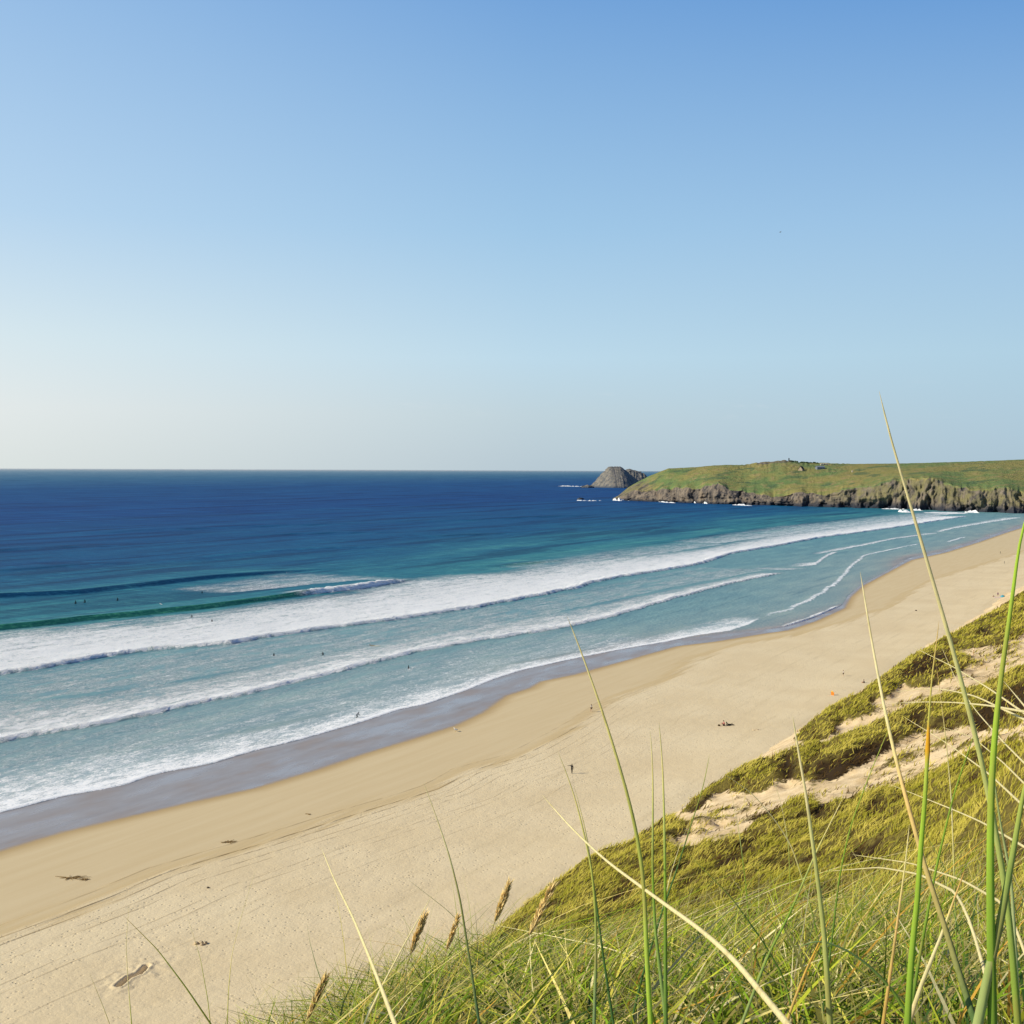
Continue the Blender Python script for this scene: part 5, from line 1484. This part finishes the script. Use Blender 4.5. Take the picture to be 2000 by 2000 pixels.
wd = bpy.data.worlds.new('World'); scene.world = wd; wd.use_nodes = True
nt = wd.node_tree; nt.nodes.clear()
wo = nt.nodes.new('ShaderNodeOutputWorld'); bg = nt.nodes.new('ShaderNodeBackground')
sky = nt.nodes.new('ShaderNodeTexSky'); sky.sky_type = 'NISHITA'; sky.sun_disc = False
sky.sun_elevation = SUN_EL; sky.sun_rotation = math.atan2(SUN_DIR.x, SUN_DIR.y)
sky.altitude = 0; sky.air_density = 1.0; sky.dust_density = 1.0; sky.ozone_density = 2.0
bg.inputs[1].default_value = 0.12
def wn(t, ins=None, **pr):
    nd = nt.nodes.new('ShaderNode' + t)
    for k, v in pr.items(): setattr(nd, k, v)
    for k, v in (ins or {}).items():
        if isinstance(v, bpy.types.NodeSocket): nt.links.new(v, nd.inputs[k])
        else: nd.inputs[k].default_value = v
    return nd
def lin(*c): return tuple(((v / 255 + .055) / 1.055) ** 2.4 if v > 10 else v / 255 / 12.92 for v in c)
def wramp(v, stops):
    nd = wn('ValToRGB', {0: v}); e = nd.color_ramp.elements
    while len(e) < len(stops): e.new(.5)
    for el, (p, c) in zip(e, stops): el.position = p; el.color = (*lin(*c), 1)
    return nd.outputs[0]
# haze of the sea air: pale toward the horizon and toward the sun, deeper blue overhead and away from it
wtc = wn('TexCoord'); sx = wn('SeparateXYZ', {0: wtc.outputs['Generated']})
elev = sx.outputs[2]
# positions are sin(elevation)
far_side = wramp(elev, [(0.0, (172, 197, 214)), (0.09, (174, 207, 227)), (0.19, (155, 194, 229)), (0.36, (93, 150, 214)), (0.6, (30, 76, 146)), (1.0, (12, 40, 95))])
mid_side = wramp(elev, [(0.0, (186, 204, 215)), (0.045, (192, 212, 222)), (0.09, (190, 219, 236)), (0.19, (161, 201, 233)), (0.36, (116, 165, 220)), (0.6, (40, 88, 158)), (1.0, (12, 40, 95))])
sun_side = wramp(elev, [(0.0, (224, 231, 229)), (0.045, (230, 236, 236)), (0.10, (218, 234, 240)), (0.19, (186, 216, 241)), (0.36, (150, 190, 232)), (0.6, (64, 112, 176)), (1.0, (12, 40, 95))])
az = wn('VectorMath', {0: wtc.outputs['Generated'], 1: (1.0, -0.02, 0)}, operation='DOT_PRODUCT').outputs['Value']
f1 = wn('MapRange', {0: az, 1: -0.42, 2: 0.0, 3: 0.0, 4: 1.0}).outputs[0]
f2 = wn('MapRange', {0: az, 1: 0.0, 2: 0.42, 3: 0.0, 4: 1.0}).outputs[0]
def wmix(f, a, b):
    nd = nt.nodes.new('ShaderNodeMix'); nd.data_type = 'RGBA'
    for i, v in ((0, f), (6, a), (7, b)):
        if isinstance(v, bpy.types.NodeSocket): nt.links.new(v, nd.inputs[i])
        else: nd.inputs[i].default_value = v
    return nd.outputs[2]
haze = wmix(f2, wmix(f1, sun_side, mid_side), far_side)
cln = wn('TexNoise', {'Vector': wn('Mapping', {0: wtc.outputs['Generated'], 'Scale': (14, 14, 70)}).outputs[0], 'Scale': 1.0, 'Detail': 5.0, 'Roughness': .6}).outputs[0]
clb = wn('MapRange', {0: elev, 1: 0.035, 2: 0.055, 3: 0, 4: 1}, interpolation_type='SMOOTHSTEP').outputs[0]
clb2 = wn('MapRange', {0: elev, 1: 0.075, 2: 0.055, 3: 0, 4: 1}, interpolation_type='SMOOTHSTEP').outputs[0]
cl = wn('MapRange', {0: cln, 1: 0.60, 2: 0.80, 3: 0, 4: 0.35}).outputs[0]
cl = wn('Math', {0: wn('Math', {0: cl, 1: clb}, operation='MULTIPLY').outputs[0], 1: clb2}, operation='MULTIPLY').outputs[0]
haze = wmix(cl, haze, (*lin(222, 228, 234), 1))
haze = wn('VectorMath', {0: haze, 'Scale': 1 / 0.12}, operation='SCALE').outputs[0]
nt.links.new(wmix(0.94, sky.outputs[0], haze), bg.inputs[0])
nt.links.new(bg.outputs[0], wo.inputs[0])

cd = bpy.data.cameras.new('camera'); cam = bpy.data.objects.new('camera', cd); COL.objects.link(cam)
cd.sensor_fit = 'HORIZONTAL'; cd.angle = 2 * math.atan(1000 / F)
cd.clip_start = 0.05; cd.clip_end = 120000
mw = Matrix.Identity(4)
for i in range(3):
    mw[i][0], mw[i][1], mw[i][2], mw[i][3] = RT[i], UP[i], -FW[i], CAM[i]
cam.matrix_world = mw
scene.camera = cam
scene.view_settings.view_transform = 'Standard'
scene.view_settings.look = 'None'
scene.view_settings.exposure = 0
scene.view_settings.gamma = 1
